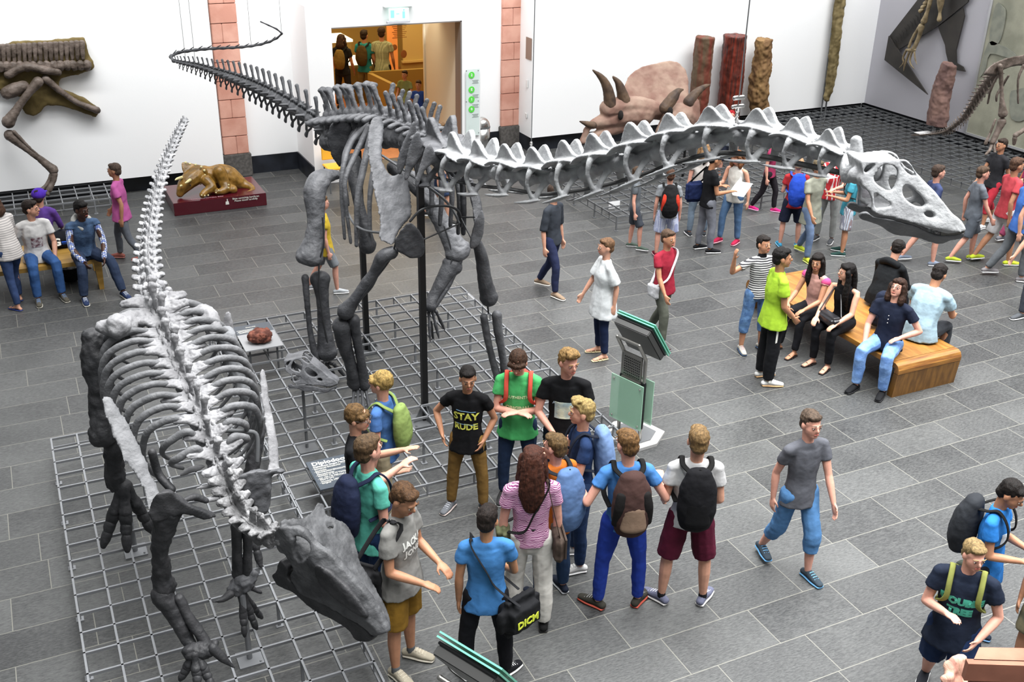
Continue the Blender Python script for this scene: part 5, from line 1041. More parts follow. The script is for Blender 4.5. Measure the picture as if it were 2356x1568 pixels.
for s in (-1, 1): MB().ball(P.J['sh', s]+V((0, 0, -.01)), (.062, .062, .062)).build('sleeve', C('#e0578f'), P.root, smooth=True)
P = person('girl with very long black hair in black top holding a handbag on her lap', SP(1938, 742, .5), 1.56, 255, 'fair', ('long', '#120d0c', .26), (C('#131317'), -1, .02), ('trousers', C('#121318')), None, {0: LAP}, {0: ((.07, 1, -.12), (.0, -.05, -1))}, seat=.45, head=(30, 5), lean=(0, .16, 1), barefoot='#2a2220')
lp = P.hip+P.F*.3+V((0, 0, .1)); t = thing('handbag', lp, 'black leather handbag resting on the lap of the long-haired girl', 'bag')
MB().rbox(lp, (.16, .34, .14), .03, Matrix.Rotation(-.1, 3, 'Z')).organic('bag_body', mat('black_leather', '#1c1c1f', .35, bump=.2, bscale=40), t, vox=.01, sm=2); MB().tube([lp+P.S*.15+V((0, 0, .07)), P.shc+P.S*.1, lp-P.S*.15+V((0, 0, .07))], [.008]*3, sm=5, seg=6).build('strap', MATS['black_leather'], t)
P = person('woman in navy polo shirt and blue jeans seated on the oak bench looking up', SP(2040, 792, .5), 1.6, 246, 'pink', ('bob', '#3c261b', .07), (C('#1b2236'), .5, .03, 1.06), ('trousers', mat('light_blue_denim', '#5b7fb5', .85, col2='#7397c9', vscale=9, bump=.3), 1.12), ('#16171a', '#16171a'), {1: ((.2, .3, -1), (-.25, .75, -.8)), -1: ((.65, -.2, -1), (-.65, .8, -.3))}, {1: ((.12, 1, -.08), (.0, .02, -1)), -1: ((.2, 1, -.08), (.0, -.1, -1))}, seat=.45, head=(5, 18), glasses=True, build=1.08)
for i in range(3): MB().ball(P.chest+P.F2*.11+P.L*(.05-.045*i), (.006, .006, .006), seg=8, rg=5).build('button', WHT, P.root)
P = person('man in black hooded top and black cap seated on the far side of the bench', SP(2020, 692, .5), 1.6, 75, 'fair', ('buzz', '#1d1613'), (C('#14171a'), 2, .02, 1.15, 'hoodie'), ('trousers', C('#23252c')), ('#222222', '#cccccc'), {0: LAP}, {0: SIT}, seat=.45, head=(-15, -5), lean=(0, .5, 1))
k_ = P.h; mb = MB(); R3 = Matrix((P.HS, P.HF, P.HZ)).transposed(); mb.ball(P.HC+P.HZ*.045, (.09, .105, .075), R3); mb.tube([P.HC+P.HF*.08+P.HZ*.04, P.HC+P.HF*.17+P.HZ*.025], [(.07, .012)], side=P.HS); mb.organic('cap', mat('black_leather_cap', '#17191b', .35), P.root, vox=.008, sm=1)
MB().tube([P.shc-P.F2*.05-P.S2*.1, P.shc-P.F2*.11+P.L*.02, P.shc-P.F2*.05+P.S2*.1], [.05, .05, .05], sm=4).organic('hood', C('#14171a'), P.root, vox=.011, sm=2)
P = person('man in pale blue T-shirt with cropped dark hair sitting hunched with his back to us', SP(2114, 766, .5), 1.68, 70, 'tan', ('short', '#211a17'), (C('#9fb9c6'), .55, .04, 1.18), ('trousers', C('#3a3d42')), ('#222222', '#cccccc'), {0: ((.2, .5, -1), (-.3, 1, -.3))}, {0: SIT}, seat=.45, head=(0, -15), lean=(0, .4, 1), build=1.12)
c = fl(1972, 722, .66); t = thing('backpack', c, 'dark navy backpack standing on the bench beside the woman in the polo shirt', 'backpack')
c = V((9.25, fl(1968, 760, .45).y, .45)); MB().tube([c+V((0, 0, .1)), c+V((0, 0, .25)), c+V((.02, .0, .4))], [(.13, .1), (.14, .1), (.1, .07)], sm=3).organic('bag_body', C('#1b2336'), t, vox=.01, sm=2, amp=.02, nscale=.08); MB().tube([c+V((-.1, 0, .38)), c+V((-.15, 0, .25)), c+V((-.12, 0, .08))], [(.02, .006)]*3, sm=4).build('strap', C('#141824'), t)
# -- walkers on the open floor --
P = person('man in grey T-shirt, blue denim shorts and blue trainers striding across the open floor', FL(1806, 1304), 1.6, A(160), 'pink', ('short', '#5c4c3f'), (C('#5f6168'), .5, .05), ('capri', C('#5b8cc0'), 1.3), ('#3a4650', '#6aa8d8', '#6fb4ea'), {1: WK2, -1: WK1}, STEP2)
P = person('woman in loose white blouse and navy trousers walking by the kiosk', FL(1378, 818), 1.52, A(255), 'fair', ('short', '#7a5a40'), (C('#e3e7e8'), .8, .14, 1.35), ('trousers', C('#1d2a4a')), None, {1: WK1, -1: WK2}, {0: ((.07, .05, -1), (.02, -.08, -1))}, barefoot='#d8c9a0', near=False)
P = person('visitor in dark top and navy trousers with beige canvas shoes, walking behind the platform', FL(1262, 672), 1.58, A(125), 'fair', ('short', '#4a3a30'), (C('#3b4048'), 1, .03), ('trousers', C('#2a3150')), ('#a08a74', '#e6e2da', '#ffffff'), {0: DN}, STEP, near=False)
P = person('visitor in crimson T-shirt and grey-green trousers walking behind the kiosk', FL(1512, 782), 1.5, A(140), 'tan', ('short', '#5b4636'), (C('#a3283c'), .5, .05, 1.1), ('trousers', C('#5f6258'), 1.1), ('#55504f', '#8a8688'), {1: WK1, -1: WK2}, STEP, near=False)
shoulder_bag(P, 'white sling bag across the visitor in crimson', '#cfd0d4', side=1, sh=-1, size=(.2, .2, .07), strap='#e0e0e4')
P = person('child in dark top with green skate shoes half hidden under the neck', FL(1463, 572), 1.3, A(100), 'pink', ('short', '#5b4636'), (C('#6a6f74'), .5, .03), ('shorts', C('#4a4f58')), ('#5b6a60', '#c8c8c8', '#8ee050'), {0: DN}, {1: STEP[1], -1: ((.06, -.05, -1), (.02, -.1, -1))}, near=False)
P = person('girl in raspberry top and black leggings with bright pink trainers behind the neck', FL(1756, 486), 1.35, A(120), 'pink', ('tail', '#6a4632'), (C('#a3365c'), .5, .03), ('trousers', C('#242026')), ('#e02a80', '#f0a0c8', '#ffffff'), {0: DN}, STEP2, near=False)
P = person('small child in red cap by the petrified tree trunks', HT_(1684, 258, 1.3), 1.3, A(180), 'pink', ('cap', '#c8202c'), (C('#7a7f86'), .5), ('shorts', C('#33384a')), near=False)
P = person('visitor in pale top and navy shorts behind the ribs of the large skeleton', FL(1010, 508), 1.66, A(100), 'fair', ('short', '#8a6a48'), (C('#c9a48c'), .5), ('shorts', C('#3a4a6a')), ('#3a3a3a', '#dddddd'), {0: DN}, STEP, near=False)
P = person('child in yellow T-shirt behind the hind leg of the large skeleton', FL(748, 672), 1.4, A(70), 'pink', ('short', '#7a5a3a'), (C('#d9b93a'), .5, .08, 1.15), ('shorts', C('#8a8f94')), ('#b8bcc0', '#dddddd'), {0: DN}, STEP, near=False)
P = person('visitor in pink T-shirt and grey trousers behind the tail of the duck-billed skeleton', FL(300, 598), 1.48, A(268), 'tan', ('short', '#5a4a40'), (C('#c966a8'), .6, .06, 1.15), ('trousers', C('#6a6f78')), ('#b06a60', '#c08078'), {1: WK1, -1: WK2}, STEP, near=False)
# -- far right crowd --
cr_ = [('visitor in red top and white shorts with neon yellow running shoes striding right', 2282, 605, 1.66, 80, '#c04850', '#e0dede', 'shorts', '#c8d83c', STEP, '#5a4030', 'tan'),
       ('visitor in black top and red shorts with white shoes near the far grid platform', 2268, 520, 1.5, 250, '#2c2c30', '#b83240', 'capri', '#e8e8e6', STEP2, '#3a2c24', 'tan'),
       ('visitor in violet top walking at the right edge beyond the dinosaur skull', 2338, 560, 1.62, 75, '#7a48a8', '#8a3a58', 'trousers', '#6a6a70', STEP, '#a8843c', 'fair'),
       ('visitor in magenta top at the far right edge beyond the platform', 2352, 500, 1.5, 265, '#b83a70', '#c87850', 'shorts', '#555555', STEP, '#6a4a30', 'pink'),
       ('visitor in navy shorts with grey trainers walking below the dinosaur jaw', 2112, 606, 1.55, 85, '#3a4468', '#2f3c66', 'shorts', '#7d8798', STEP, '#4a3a30', 'pink'),
       ('visitor in dark shorts and neon shoes passing right of the dinosaur jaw', 2212, 600, 1.5, 90, '#6a7078', '#5a6068', 'shorts', '#b8c83c', STEP2, '#5a4636', 'pink'),
       ('visitor with grey and pink trainers walking at the right edge', 2312, 640, 1.66, 95, '#4a78c8', '#6a6e72', 'trousers', '#8a8688', STEP, '#5a4a3a', 'fair'),
       ('visitor in white top cut by the right edge above the bench', 2362, 722, 1.6, 255, '#e2e0dc', '#4a4e58', 'trousers', '#55585c', STEP2, '#7a6048', 'fair')]
for lab, px, py, h, ph, tc, bc, bk, shc_, st, hc, sk_ in cr_:
    P = person(lab, FL(px, py), h, A(ph), sk_, ('short', hc), (C(tc), .5, .04, 1.1), (bk, C(bc), 1.1), (shc_, '#cfcfcf'), {1: WK1, -1: WK2} if st is STEP2 else {1: WK2, -1: WK1}, st, near=False)
# -- left side --
P = person('young man in denim waistcoat over patterned sleeves seated at the end of the left bench', SP(196, 588, .5), 1.66, 168, 'dark', ('short', '#0e0a09'), (mat('denim_waistcoat', '#3f5878', .85, col2='#2c415e', vscale=10, bump=.4), .15, .0, 1.12, 'waistcoat'), ('trousers', C('#323f58'), 1.15), ('#2c3a5c', '#d8d4c8', '#f0f0f0'), {0: ((.15, .4, -1), (-.35, .85, -.75))}, {1: ((.2, 1, -.1), (.1, .05, -1)), -1: ((.35, 1, -.1), (.15, .35, -1))}, seat=.45, head=(-22, -2), lean=(0, .3, 1))
for s in (-1, 1): MB().tube([P.J['sh', s], P.J['el', s], P.J['wr', s]], [.05, .044, .035], sm=3).organic('sleeve', plaid('patterned_sleeve', '#d9dde2', '#3a5aa8', '#3c4048', 22), P.root, vox=.011, sm=1)
MB().tube([P.shc-P.F2*.03-P.S2*.1+P.L*.03, P.shc-P.F2*.1+P.L*.05, P.shc-P.F2*.03+P.S2*.1+P.L*.03, P.shc+P.F2*.07+P.S2*.03-P.L*.05], [.04, .055, .04, .03], sm=4).organic('hood', C('#c4c3be'), P.root, vox=.01, sm=2)
P = person('young man in white printed T-shirt and blue jeans seated mid bench, head turned away', SP(88, 592, .5), 1.62, 172, 'fair', ('short', '#2c211c'), (C('#e2e0de'), .55, .04, 1.15), ('trousers', C('#3a5f96'), 1.15), ('#5e5a50', '#b8b4a8', '#5a8ac8'), {1: ((.4, -.3, -1), (.15, .15, -1)), -1: ((.2, .2, -1), (-.2, .7, -.7))}, {0: SIT}, seat=.45, head=(-60, 0), lean=(0, .12, 1))
patch(P, [(-.07, -.02), (.08, -.02), (.08, -.16), (-.07, -.16)], mat('maroon_print', '#6a4048', .7, col2='#c9c4c4', vscale=30), 'photo_print')
P = person('visitor in violet cap and violet sleeves seated on the back of the left bench', SP(108, 556, .5), 1.5, 20, 'fair', ('short', '#3a2c28'), (C('#6a48a0'), 2, .0), ('trousers', C('#2c3040')), ('#303030', '#cccccc'), {0: LAP}, {0: SIT}, seat=.45, near=False)
R3 = Matrix((P.HS, P.HF, P.HZ)).transposed(); MB().ball(P.HC+P.HZ*.035, (.1, .115, .085), R3).tube([P.HC+P.HF*.08+P.HZ*.03, P.HC+P.HF*.19+P.HZ*.02], [(.075, .014)], side=P.HS).organic('cap', C('#5a35c0'), P.root, vox=.012, sm=2)
P = person('woman in grey striped top and jeans with blue sandals bending at the left edge', FL(42, 702), 1.52, A(300), 'fair', ('bob', '#5a3f30', .05), (stripes('soft_stripes', '#a5a19f', '#d2ccc8', 22, 2), .6, .05, 1.1), ('trousers', C('#3c4f78')), None, {0: ((.1, .3, -1), (0, .5, -1))}, {1: STEP[1], -1: ((.05, -.1, -1), (.02, -.2, -1))}, lean=(0, .3, 1), barefoot='#3a4a8a', near=False)
# -- bottom right --
P = person('dark-haired boy in bright blue T-shirt with black backpack looking down at his hands', FL(2224, 1478), 1.55, A(128), 'tan', ('short', '#191310'), (C('#2f83d8'), .5, .1, 1.1), ('trousers', C('#23262e')), ('#1b2638', '#7fb0e0', '#ffffff'), {0: ((.1, .15, -1), (-.4, .9, .0))}, {0: ((.08, 0, -1), (.02, -.05, -1))}, head=(5, -25))
backpack(P, 'black and grey backpack on the boy in bright blue', '#303338', w=.32, hh=.5, d=.24)
for sx in (-.07, .06): patch(P, [(sx-.025, .02), (sx+.025, .02), (sx+.025, -.07), (sx-.025, -.07)], mat('grey_blob_print', '#c3d3df', .7), 'shirt_print')
o = MB().rbox(P.J['wr', 1].lerp(P.J['wr', -1], .5)+P.F*.09, (.05, .1, .012), .004).build('phone', mat('violet_phone', '#8f86d8', .3)); tag(o, 'small pale violet device held by the boy in bright blue', 'phone')
P = person('sandy-haired boy in navy DOUBLE T-shirt and shorts striding beside the sandstone block', HT_(2246, 1238, 1.52), 1.52, A(205), 'pink', ('short', '#9a8258'), (C('#1d2638'), .5, .08, 1.1), ('shorts', C('#1f3358'), 1.15), ('#23252c', '#cccccc'), {1: ((.2, .1, -1), (-.6, .7, .25)), -1: ((.35, .0, -1), (-.45, .7, -.55))}, STEP2, head=(-30, -5), kid=1.06, build=1.08)
tl = mat('teal_print', '#3f9f88', .7); chest_text(P, 'DOUBLE', .075, tl, -.01, bold=.006); chest_text(P, 'TREE', .075, tl, -.065, bold=.006)
backpack(P, 'backpack with olive and white straps on the sandy-haired boy', '#3a4038', straps='#8a8f4c')
P = person('child in pale yellow top and camouflage shorts cut by the right edge', FL(2364, 1560), 1.4, A(215), 'tan', ('short', '#5a4030'), (C('#ddd3a0'), .4, .0, 1.1), ('shorts', mat('camouflage', '#7a7358', .85, col2='#4e5040', vscale=10), 1.15), ('#333333', '#cccccc'), {0: DN}, near=False)
backpack(P, 'navy backpack on the child at the right edge', '#1f2a48')
# -- in the gallery --
gal = [('woman in black T-shirt and dark trousers with an olive backpack, seen through the doorway', HT_(785, 82, 1.66), 1.66, 10, ('long', '#3a2418', .05), '#17171a', 'trousers', '#20222a', '#7a6430'),
       ('man in teal T-shirt with a brown backpack leaning over the lit display table', HT_(838, 72, 1.72), 1.72, 15, ('short', '#2c1e16'), '#2c8a90', 'trousers', '#8a7a48', '#4c3c1c'),
       ('man in checked grey-green shirt standing right of the display table', HT_(878, 66, 1.8), 1.8, 5, ('short', '#3a2618'), '#7c8468', 'trousers', '#1b1a1a', None),
       ('small child in green top just inside the doorway', HT_(930, 165, 1.25), 1.25, 200, ('short', '#3a2818'), '#7a8450', 'shorts', '#5a3a4a', None),
       ('child in blue T-shirt standing in the doorway', HT_(962, 188, 1.25), 1.25, 190, ('short', '#4a3020'), '#2c50b0', 'shorts', '#3a4a80', None)]
for lab, pos, h, ph, hr, tc, bk, bc, bp in gal:
    m_ = plaid('grey_green_check', '#7c8468', '#9aa086', '#5c6450', 24) if 'checked' in lab else C(tc)
    P = person(lab, pos, h, A(ph), 'tan', hr, (m_, .5, .04, 1.08), (bk, C(bc)), ('#222222', '#999999'), {0: ((.15, .15, -1), (0, .6, -.9))}, near=False, facefeat=ph > 90)
    if bp: backpack(P, 'olive backpack on the woman in the gallery' if 'woman' in lab else 'dark brown backpack on the man in teal', bp)
# ---------------- benches, kiosks, exhibits ----------------
oak = mat('oak', '#7f5420', .45, col2='#9a6c30', vscale=5, bump=.15, bscale=60, stretch=(3, .5, 3)); oak2 = mat('worn_oak_edge', '#6a4118', .5, col2='#8f6228', vscale=7, bump=.2, stretch=(.4, 4, 4)); oakd = mat('dark_oak_end', '#5c3d16', .5, col2='#7a5422', vscale=6, stretch=(3, 3, .7))
bx0, bx1, by0, by1, bz = 8.74, 9.72, 7.86, 10.75, .43
t = thing('bench', ((bx0+bx1)/2, (by0+by1)/2, 0), 'wide oak bench with rounded ends where five people sit on the right', 'bench')
MB().box(((bx0+bx1)/2, (by0+by1)/2+.0, bz-.03), (bx1-bx0, by1-by0-.24, .06)).build('seat', oak, t)
for y, s in ((by0, -1), (by1, 1)):
    pr = [(0, .0), (.06, 0), (.1, -.02), (.125, -.07), (.125, -.12), (.06, -.12), (.06, -.06), (0, -.06)]
    vs = [V((x, y-s*.125+s*a, bz+b)) for x in (bx0, bx1) for a, b in pr]; n = len(pr)
    MB().add(vs, [tuple(range(n)), tuple(range(n, 2*n))[::-1]]+[(i, (i+1) % n, n+(i+1) % n, n+i) for i in range(n)]).build('rounded_end', oak2, t)
    pr = [(.055, -.125), (.12, -.125), (.095, -bz), (.015, -bz)]
    vs = [V((x, y-s*.125+s*a, bz+b)) for x in (bx0, bx1) for a, b in pr]; n = 4
    MB().add(vs, [tuple(range(n)), tuple(range(n, 2*n))[::-1]]+[(i, (i+1) % n, n+(i+1) % n, n+i) for i in range(n)]).build('end_panel', oakd, t)
t = thing('bench', (0, 15.3, 0), 'pale oak bench with slanted leg at the left where two young men sit', 'bench')
oakl = mat('pale_oak', '#94712f', .45, col2='#ad8742', vscale=5, stretch=(.5, 3, 3))
MB().box((-.55, 15.3, .42), (2.7, .95, .06)).build('seat', oakl, t)
for sx, x in ((1, .8), (-1, -1.9)):
    for y in (14.92, 15.68): MB().add([V((x-.1*sx, y-.1, .4)), V((x, y-.1, .4)), V((x, y+.1, .4)), V((x-.1*sx, y+.1, .4)), V((x-.08*sx, y-.1, 0)), V((x-.02*sx, y-.1, 0)), V((x-.02*sx, y+.1, 0)), V((x-.08*sx, y+.1, 0))], [(0, 1, 2, 3), (4, 7, 6, 5), (0, 4, 5, 1), (1, 5, 6, 2), (2, 6, 7, 3), (3, 7, 4, 0)]).build('leg', oakl, t)
c = fl(128, 562, .5); c.z = .45; t = thing('sports_bag', c, 'black and blue sports bag marked G lying on the left bench', 'bag')
MB().tube([c+V((-.14, .0, .11)), c+V((.16, 0, .11))], [.12], seg=14).organic('bag_body', C('#16181f'), t, vox=.012, sm=3, amp=.04, nscale=.1); place_text('bag_print', 'G', .14, c+V((.02, -.135, .12)), (1, 0, 0), (0, .35, 1), WHT, t, bold=.006)
MB().box(c+V((.14, -.12, .1)), (.12, .02, .04), Matrix.Rotation(.4, 3, 'X')).build('blue_patch', C('#2c5ac8'), t)
p = fl(168, 655); t = thing('backpack', p, 'black backpack with white floral top standing under the left bench', 'backpack')
MB().ball(p+V((0, .15, .14)), (.19, .13, .15)).organic('bag_body', C('#121316'), t, vox=.012, sm=2, amp=.03); MB().ball(p+V((0, .12, .27)), (.16, .11, .08)).organic('floral_top', mat('floral', '#d8d6d2', .8, col2='#1c1c1e', vscale=18), t, vox=.012, sm=2)
# information kiosks
gl = mat('green_glass', '#a4cdb4', .12, alpha=.62, spec=.6); gle = mat('green_glass_edge', '#74bda5', .2, alpha=.85); brs = mat('brushed_steel', '#a3a19c', .3, metal=.9); dst = mat('dark_screen', '#121314', .25)
def kiosk(pos, ang, label):
    t = thing('information_kiosk', pos, label, 'kiosk'); O = V(pos); a = math.radians(ang); f = V((math.sin(a), math.cos(a), 0)); s = V((math.cos(a), -math.sin(a), 0)); Z = V((0, 0, 1)); M3 = Matrix((s, f, Z)).transposed()
    Q = lambda x, y, z: O+s*x+f*y+Z*z
    MB().plate([(-.24, -.2), (.24, -.2), (.31, .1), (.2, .36), (-.2, .36), (-.31, .1)], (), lambda x, y: Q(x, y, .02), .035, Z, sm=1).build('base_plate', mat('light_steel', '#b9b8b6', .35, metal=.4), t)
    MB().plate([(-.17, -.12), (.17, -.12), (.22, .1), (.14, .28), (-.14, .28), (-.22, .1)], (), lambda x, y: Q(x, y, .042), .008, Z, sm=1).build('base_inlay', mat('dark_inlay', '#5c5e60', .5), t)
    for sx in (-.15, .15):
        MB().tube([Q(sx, 0, .04), Q(sx, 0, .98), Q(sx, -.0, 1.0), Q(sx, -.12, 1.2)], [.02]*4, seg=12).build('post', brs, t, smooth=True); MB().tube([Q(sx, 0, .2), Q(sx, 0, .72)], [.028], seg=12).build('post_sleeve', dst, t, smooth=True)
    MB().tube([Q(-.15, -.12, 1.2), Q(.15, -.12, 1.2)], [.017], seg=10).build('top_bar', brs, t)
    MB().rbox(Q(0, .0, .46), (.26, .1, .56), .008, M3).build('cabinet', brs, t)
    o = MB().rbox(Q(0, -.02, .88), (.26, .02, .28), .006, M3).build('perforated_panel', brs, t); mb = MB()
    for i in range(9):
        for j in range(8): mb.box(Q(-.1+.025*i, -.034, .77+.028*j), (.011, .004, .011), M3)
    mb.build('holes', dst, o)
    for yy, lab in ((-.085, 'rear_glass'), (.085, 'front_glass')):
        MB().box(Q(0, yy, .48), (.44, .012, .52), M3).build(lab, gl, t)
        for dx in (-.18, .18):
            for dz in (.26, .7): MB().ball(Q(dx, yy*1.12, dz), (.011, .011, .011), seg=8, rg=5).build('bolt', brs, t)
    T = M3 @ Matrix.Rotation(math.radians(35), 3, 'X'); n = T @ V((0, 1, 0)); c = Q(0, .09, 1.2)
    MB().rbox(c-n*.05, (.46, .07, .44), .008, T).build('screen_case', mat('dark_case', '#4a4a49', .4, metal=.5), t); MB().rbox(c-n*.005, (.47, .02, .45), .004, T).build('screen', dst, t)
    for k in (.02, .05): MB().box(c+n*k, (.5, .012, .5), T).build('glass_sheet', gle, t)
    return t
a_, b_ = fl(1400, 855, .74), fl(1453, 880, .74); ka = math.degrees(math.atan2(-(b_-a_).y, (b_-a_).x))
kc = fl(1437, 1010); kiosk((kc.x+.05, kc.y, 0), ka+180 if math.cos(math.radians(ka)) > 0 and False else ka, 'glass and steel information kiosk standing at the corner of the large platform')
p = fl(1085, 1560, 1.2); kiosk((p.x, p.y, 0), ka-8, 'top of a second glass information kiosk at the bottom edge of the picture')
# text panel and rock on the platform
pan = mat('slate_blue_panel', '#3e454d', .45); z0 = .30
P4 = [fl(703, 1065, z0), fl(797, 1045, z0), fl(830, 1112, z0), fl(733, 1129, z0)]; t = thing('text_panel', P4[0], 'dark grey text panel headed Diplodocus lying on the front edge of the platforms', 'sign')
ox, oy = P4[0].x, P4[0].y; wx, wy = P4[1].x-ox+.0, P4[3].y-oy; mb = MB().box((ox+wx/2, oy+wy/2, z0), (wx, abs(wy), .014)); mb.build('panel', pan, t)
for x in (ox+.05, ox+wx-.05): MB().box((x, oy+wy/2, z0-.04), (.02, .02, .07)).build('foot', STEEL, t)
place_text('heading', 'Diplodocus', .085, (ox+.04, oy-.07, z0+.008), (1, 0, 0), (0, 1, 0), WHT, t, bold=.002, align='LEFT'); place_text('heading', 'Diplodocus longus Marsh 1878', .032, (ox+.04, oy-.125, z0+.008), (1, 0, 0), (0, 1, 0), WHT, t, bold=.0005, align='LEFT')
for k, tx in enumerate(['Sauropoda Dinosaurier', 'Saurischia', 'Echsenbecken-Dinosaurier', 'Pflanzenfresser', 'Gewicht ca. 8-12 Tonnen', 'vor 150-145 Millionen Jahren', 'Oberer Jura', 'Wyoming, USA', 'Original']): place_text('lettering', tx, .028, (ox+.04, oy-.165-.033*k, z0+.008), (1, 0, 0), (0, 1, 0), WHT, t, align='LEFT')
mb = MB(); [mb.box((ox+wx/2, oy-.148-.066*k, z0+.0085), (wx*.88, .0016, .001)) for k in range(5)]; mb.build('rule', WHT, t)
zt_ = .42; x0_, x1_, y1_, y0_ = 1.99, 2.43, 11.9, 11.18
t = thing('display_plate', (x0_, y0_, 0), 'grey display plate with a dark text strip standing on the platform behind the ribs', 'display table')
MB().box(((x0_+x1_)/2, (y0_+y1_-.26)/2, zt_), (x1_-x0_, y1_-y0_-.26, .014)).build('plate', mat('grey_plate', '#8f9092', .5), t); MB().box(((x0_+x1_)/2, y1_-.13, zt_), (x1_-x0_, .26, .014)).build('text_strip', pan, t)
for x in (x0_+.06, x1_-.06):
    for y in (y0_+.08, y1_-.08): MB().box((x, y, zt_/2), (.02, .02, zt_)).build('leg', STEEL, t)
place_text('heading', 'Gastrolith', .03, (x0_+.2, y1_-.08, zt_+.008), (1, 0, 0), (0, 1, 0), WHT, t); mb = MB(); [mb.box((x0_+.12+.0*k, y1_-.14-.025*k, zt_+.0085), (.2-.03*(k % 2), .007, .001)) for k in range(4)]; mb.build('lettering', WHT, t)
rc = fl(598, 776, zt_+.06); rc.z = zt_+.085; mb = MB().ball(rc, (.15, .12, .078))
for k in range(26): a = k*2.4; mb.ball(rc+V((.12*math.cos(a)*(.5+.5*((k*37) % 10)/10), .095*math.sin(a), .03*math.sin(k*1.7))), .035+.012*math.sin(k*5))
o = mb.organic('rock', mat('red_rock', '#4c2418', .85, col2='#7a4636', vscale=14, bump=.9, bscale=40), vox=.008, sm=1, amp=.03, nscale=.03); tag(o, 'lumpy reddish-brown rock on the grey display plate', 'rock')
for (px, py) in ((1010, 675), (1078, 690)):
    pass
# platform labels
for (p_, w_, h_, n_, lab, txt) in ((fl(1412, 470, .19), .22, .12, 0, 'small white label with red mark on the front rim of the triceratops platform', '(( '), (V((5.185, 12.06, .19)), .22, .11, 1, 'small white label on the far corner rim of the large platform', '')):
    o = MB().box((p_.x, p_.y-.02, p_.z), (w_, .006, h_) if not n_ else (.006, w_, h_)).build('label_plate', mat('white_card', '#e8e8e8', .6)); tag(o, lab, 'label')
p = fl(2135, 300-3, .262); o = MB().box((p.x-.3, p.y-.2, .262), (.4, .2, .006)).build('label_plate', MATS['white_card']); tag(o, 'white card lying on the rear platform in front of the purple stone slab', 'label')
# floor hatches
for k, (px, py, lab) in enumerate([(1450, 488, 'square metal-framed floor hatch in front of the triceratops platform'), (1822, 530, 'square metal-framed floor hatch at the feet of the boy in red')]):
    p = fl(px, py); t = thing('floor_hatch', (p.x, p.y, 0), lab, 'floor hatch'); MB().box((p.x, p.y, .003), (.42, .42, .006)).build('frame', STEEL, t); MB().box((p.x, p.y, .005), (.38, .38, .006)).build('lid', mat('hatch_lid', '#4c4d4d', .5), t)
# bronze baby horned dinosaur on its plinth
red = mat('red_lacquer', '#4c0f1b', .22, coat=.3); x0_, x1_, y0_, y1_ = 2.2, 3.75, 17.62, 18.68
o = MB().rbox(((x0_+x1_)/2, (y0_+y1_)/2, .11), (x1_-x0_, y1_-y0_, .22), .006).build('plinth', red); tag(o, 'low dark red lacquered plinth under the golden dinosaur figure', 'plinth')
place_text('lettering', 'Bitte vorsichtig berühren', .045, (3.4, 17.615, .185), (1, 0, 0), (0, 0, 1), WHT, o, align='CENTER'); place_text('lettering', 'Please touch carefully', .045, (3.4, 17.615, .145), (1, 0, 0), (0, 0, 1), WHT, o)
MB().tube([(3.08, 17.616, .15), (3.08, 17.616, .1)], [(.025, .003), (.03, .003)], side=(1, 0, 0)).tube([(3.085, 17.616, .15), (3.085, 17.616, .19)], [(.008, .003)], side=(1, 0, 0)).build('hand_symbol', WHT, o)
place_text('lettering', 'Triceratops horridus, Baby', .05, (2.5, 17.72, .222), (1, 0, 0), (0, 1, 0), mat('pink_print', '#c9a0a6', .5), o, align='LEFT')
for q in (o.children): q.matrix_parent_inverse = Matrix.Identity(4)
bz_ = mat('golden_bronze', '#66490f', .35, col2='#8f6a2c', vscale=10, bump=.3, metal=.0); ivory = mat('ivory', '#cfc593', .35)
t = thing('dinosaur_figure', (3, 18.1, .22), 'golden painted baby triceratops figure asleep on the red plinth', 'dinosaur figure')
def TB(pts): return [at(a, b, y) for a, b, y, r in pts], [r*.0081 for a, b, y, r in pts]
mb = MB(); PX = .0081
for pts in ([(470, 395, 18.2, 14), (490, 405, 18.2, 26), (520, 408, 18.2, 28), (545, 418, 18.15, 20), (562, 425, 18.1, 12), (578, 432, 18.0, 8), (580, 440, 17.9, 6), (560, 446, 17.8, 3)],
            [(475, 415, 17.95, 12), (488, 430, 17.85, 10), (474, 440, 17.8, 8), (466, 448, 17.75, 7)], [(505, 395, 18.0, 14), (515, 420, 17.95, 12), (520, 435, 17.85, 10), (500, 442, 17.8, 6)], [(525, 430, 17.95, 9), (535, 435, 17.9, 10), (537, 436, 17.86, 9)],
            [(455, 400, 18.1, 20), (435, 415, 18.0, 18), (422, 430, 17.95, 14), (414, 445, 17.9, 8)]):
    P_, R_ = TB(pts); mb.tube(P_, R_, sm=3)
mb.plate([(420, 374), (440, 376), (462, 382), (472, 395), (471, 410), (462, 422), (448, 415), (428, 405), (420, 390)], (), lambda a, b: at(a, b, 18.05+(400-b)*.004), .07, -FW, sm=3)
mb.organic('body', bz_, t, vox=.014, sm=2, amp=.01)
for pts in ([(418, 408, 17.95, 3.5), (408, 411, 17.85, 2.8), (403, 414, 17.78, .8)], [(437, 414, 17.85, 3.5), (430, 419, 17.75, 2.6), (426, 421, 17.7, .8)], [(417, 427, 17.8, 3), (415, 428, 17.72, 1.5)]):
    P_, R_ = TB(pts); MB().tube(P_, R_, sm=2, seg=8).build('horn', ivory, t, smooth=True)
for a, b in ((427, 374), (437, 377), (450, 379), (463, 384), (470, 392), (471, 403), (467, 413), (461, 422)): MB().ball(at(a, b, 17.98), .022, seg=8, rg=6).build('frill_knob', ivory, t, smooth=True)
for a, b in ((464, 449), (471, 450), (479, 449), (497, 443), (503, 438), (526, 425), (526, 432)): MB().ball(at(a, b, 17.7), .015, seg=8, rg=6).build('claw', ivory, t, smooth=True)
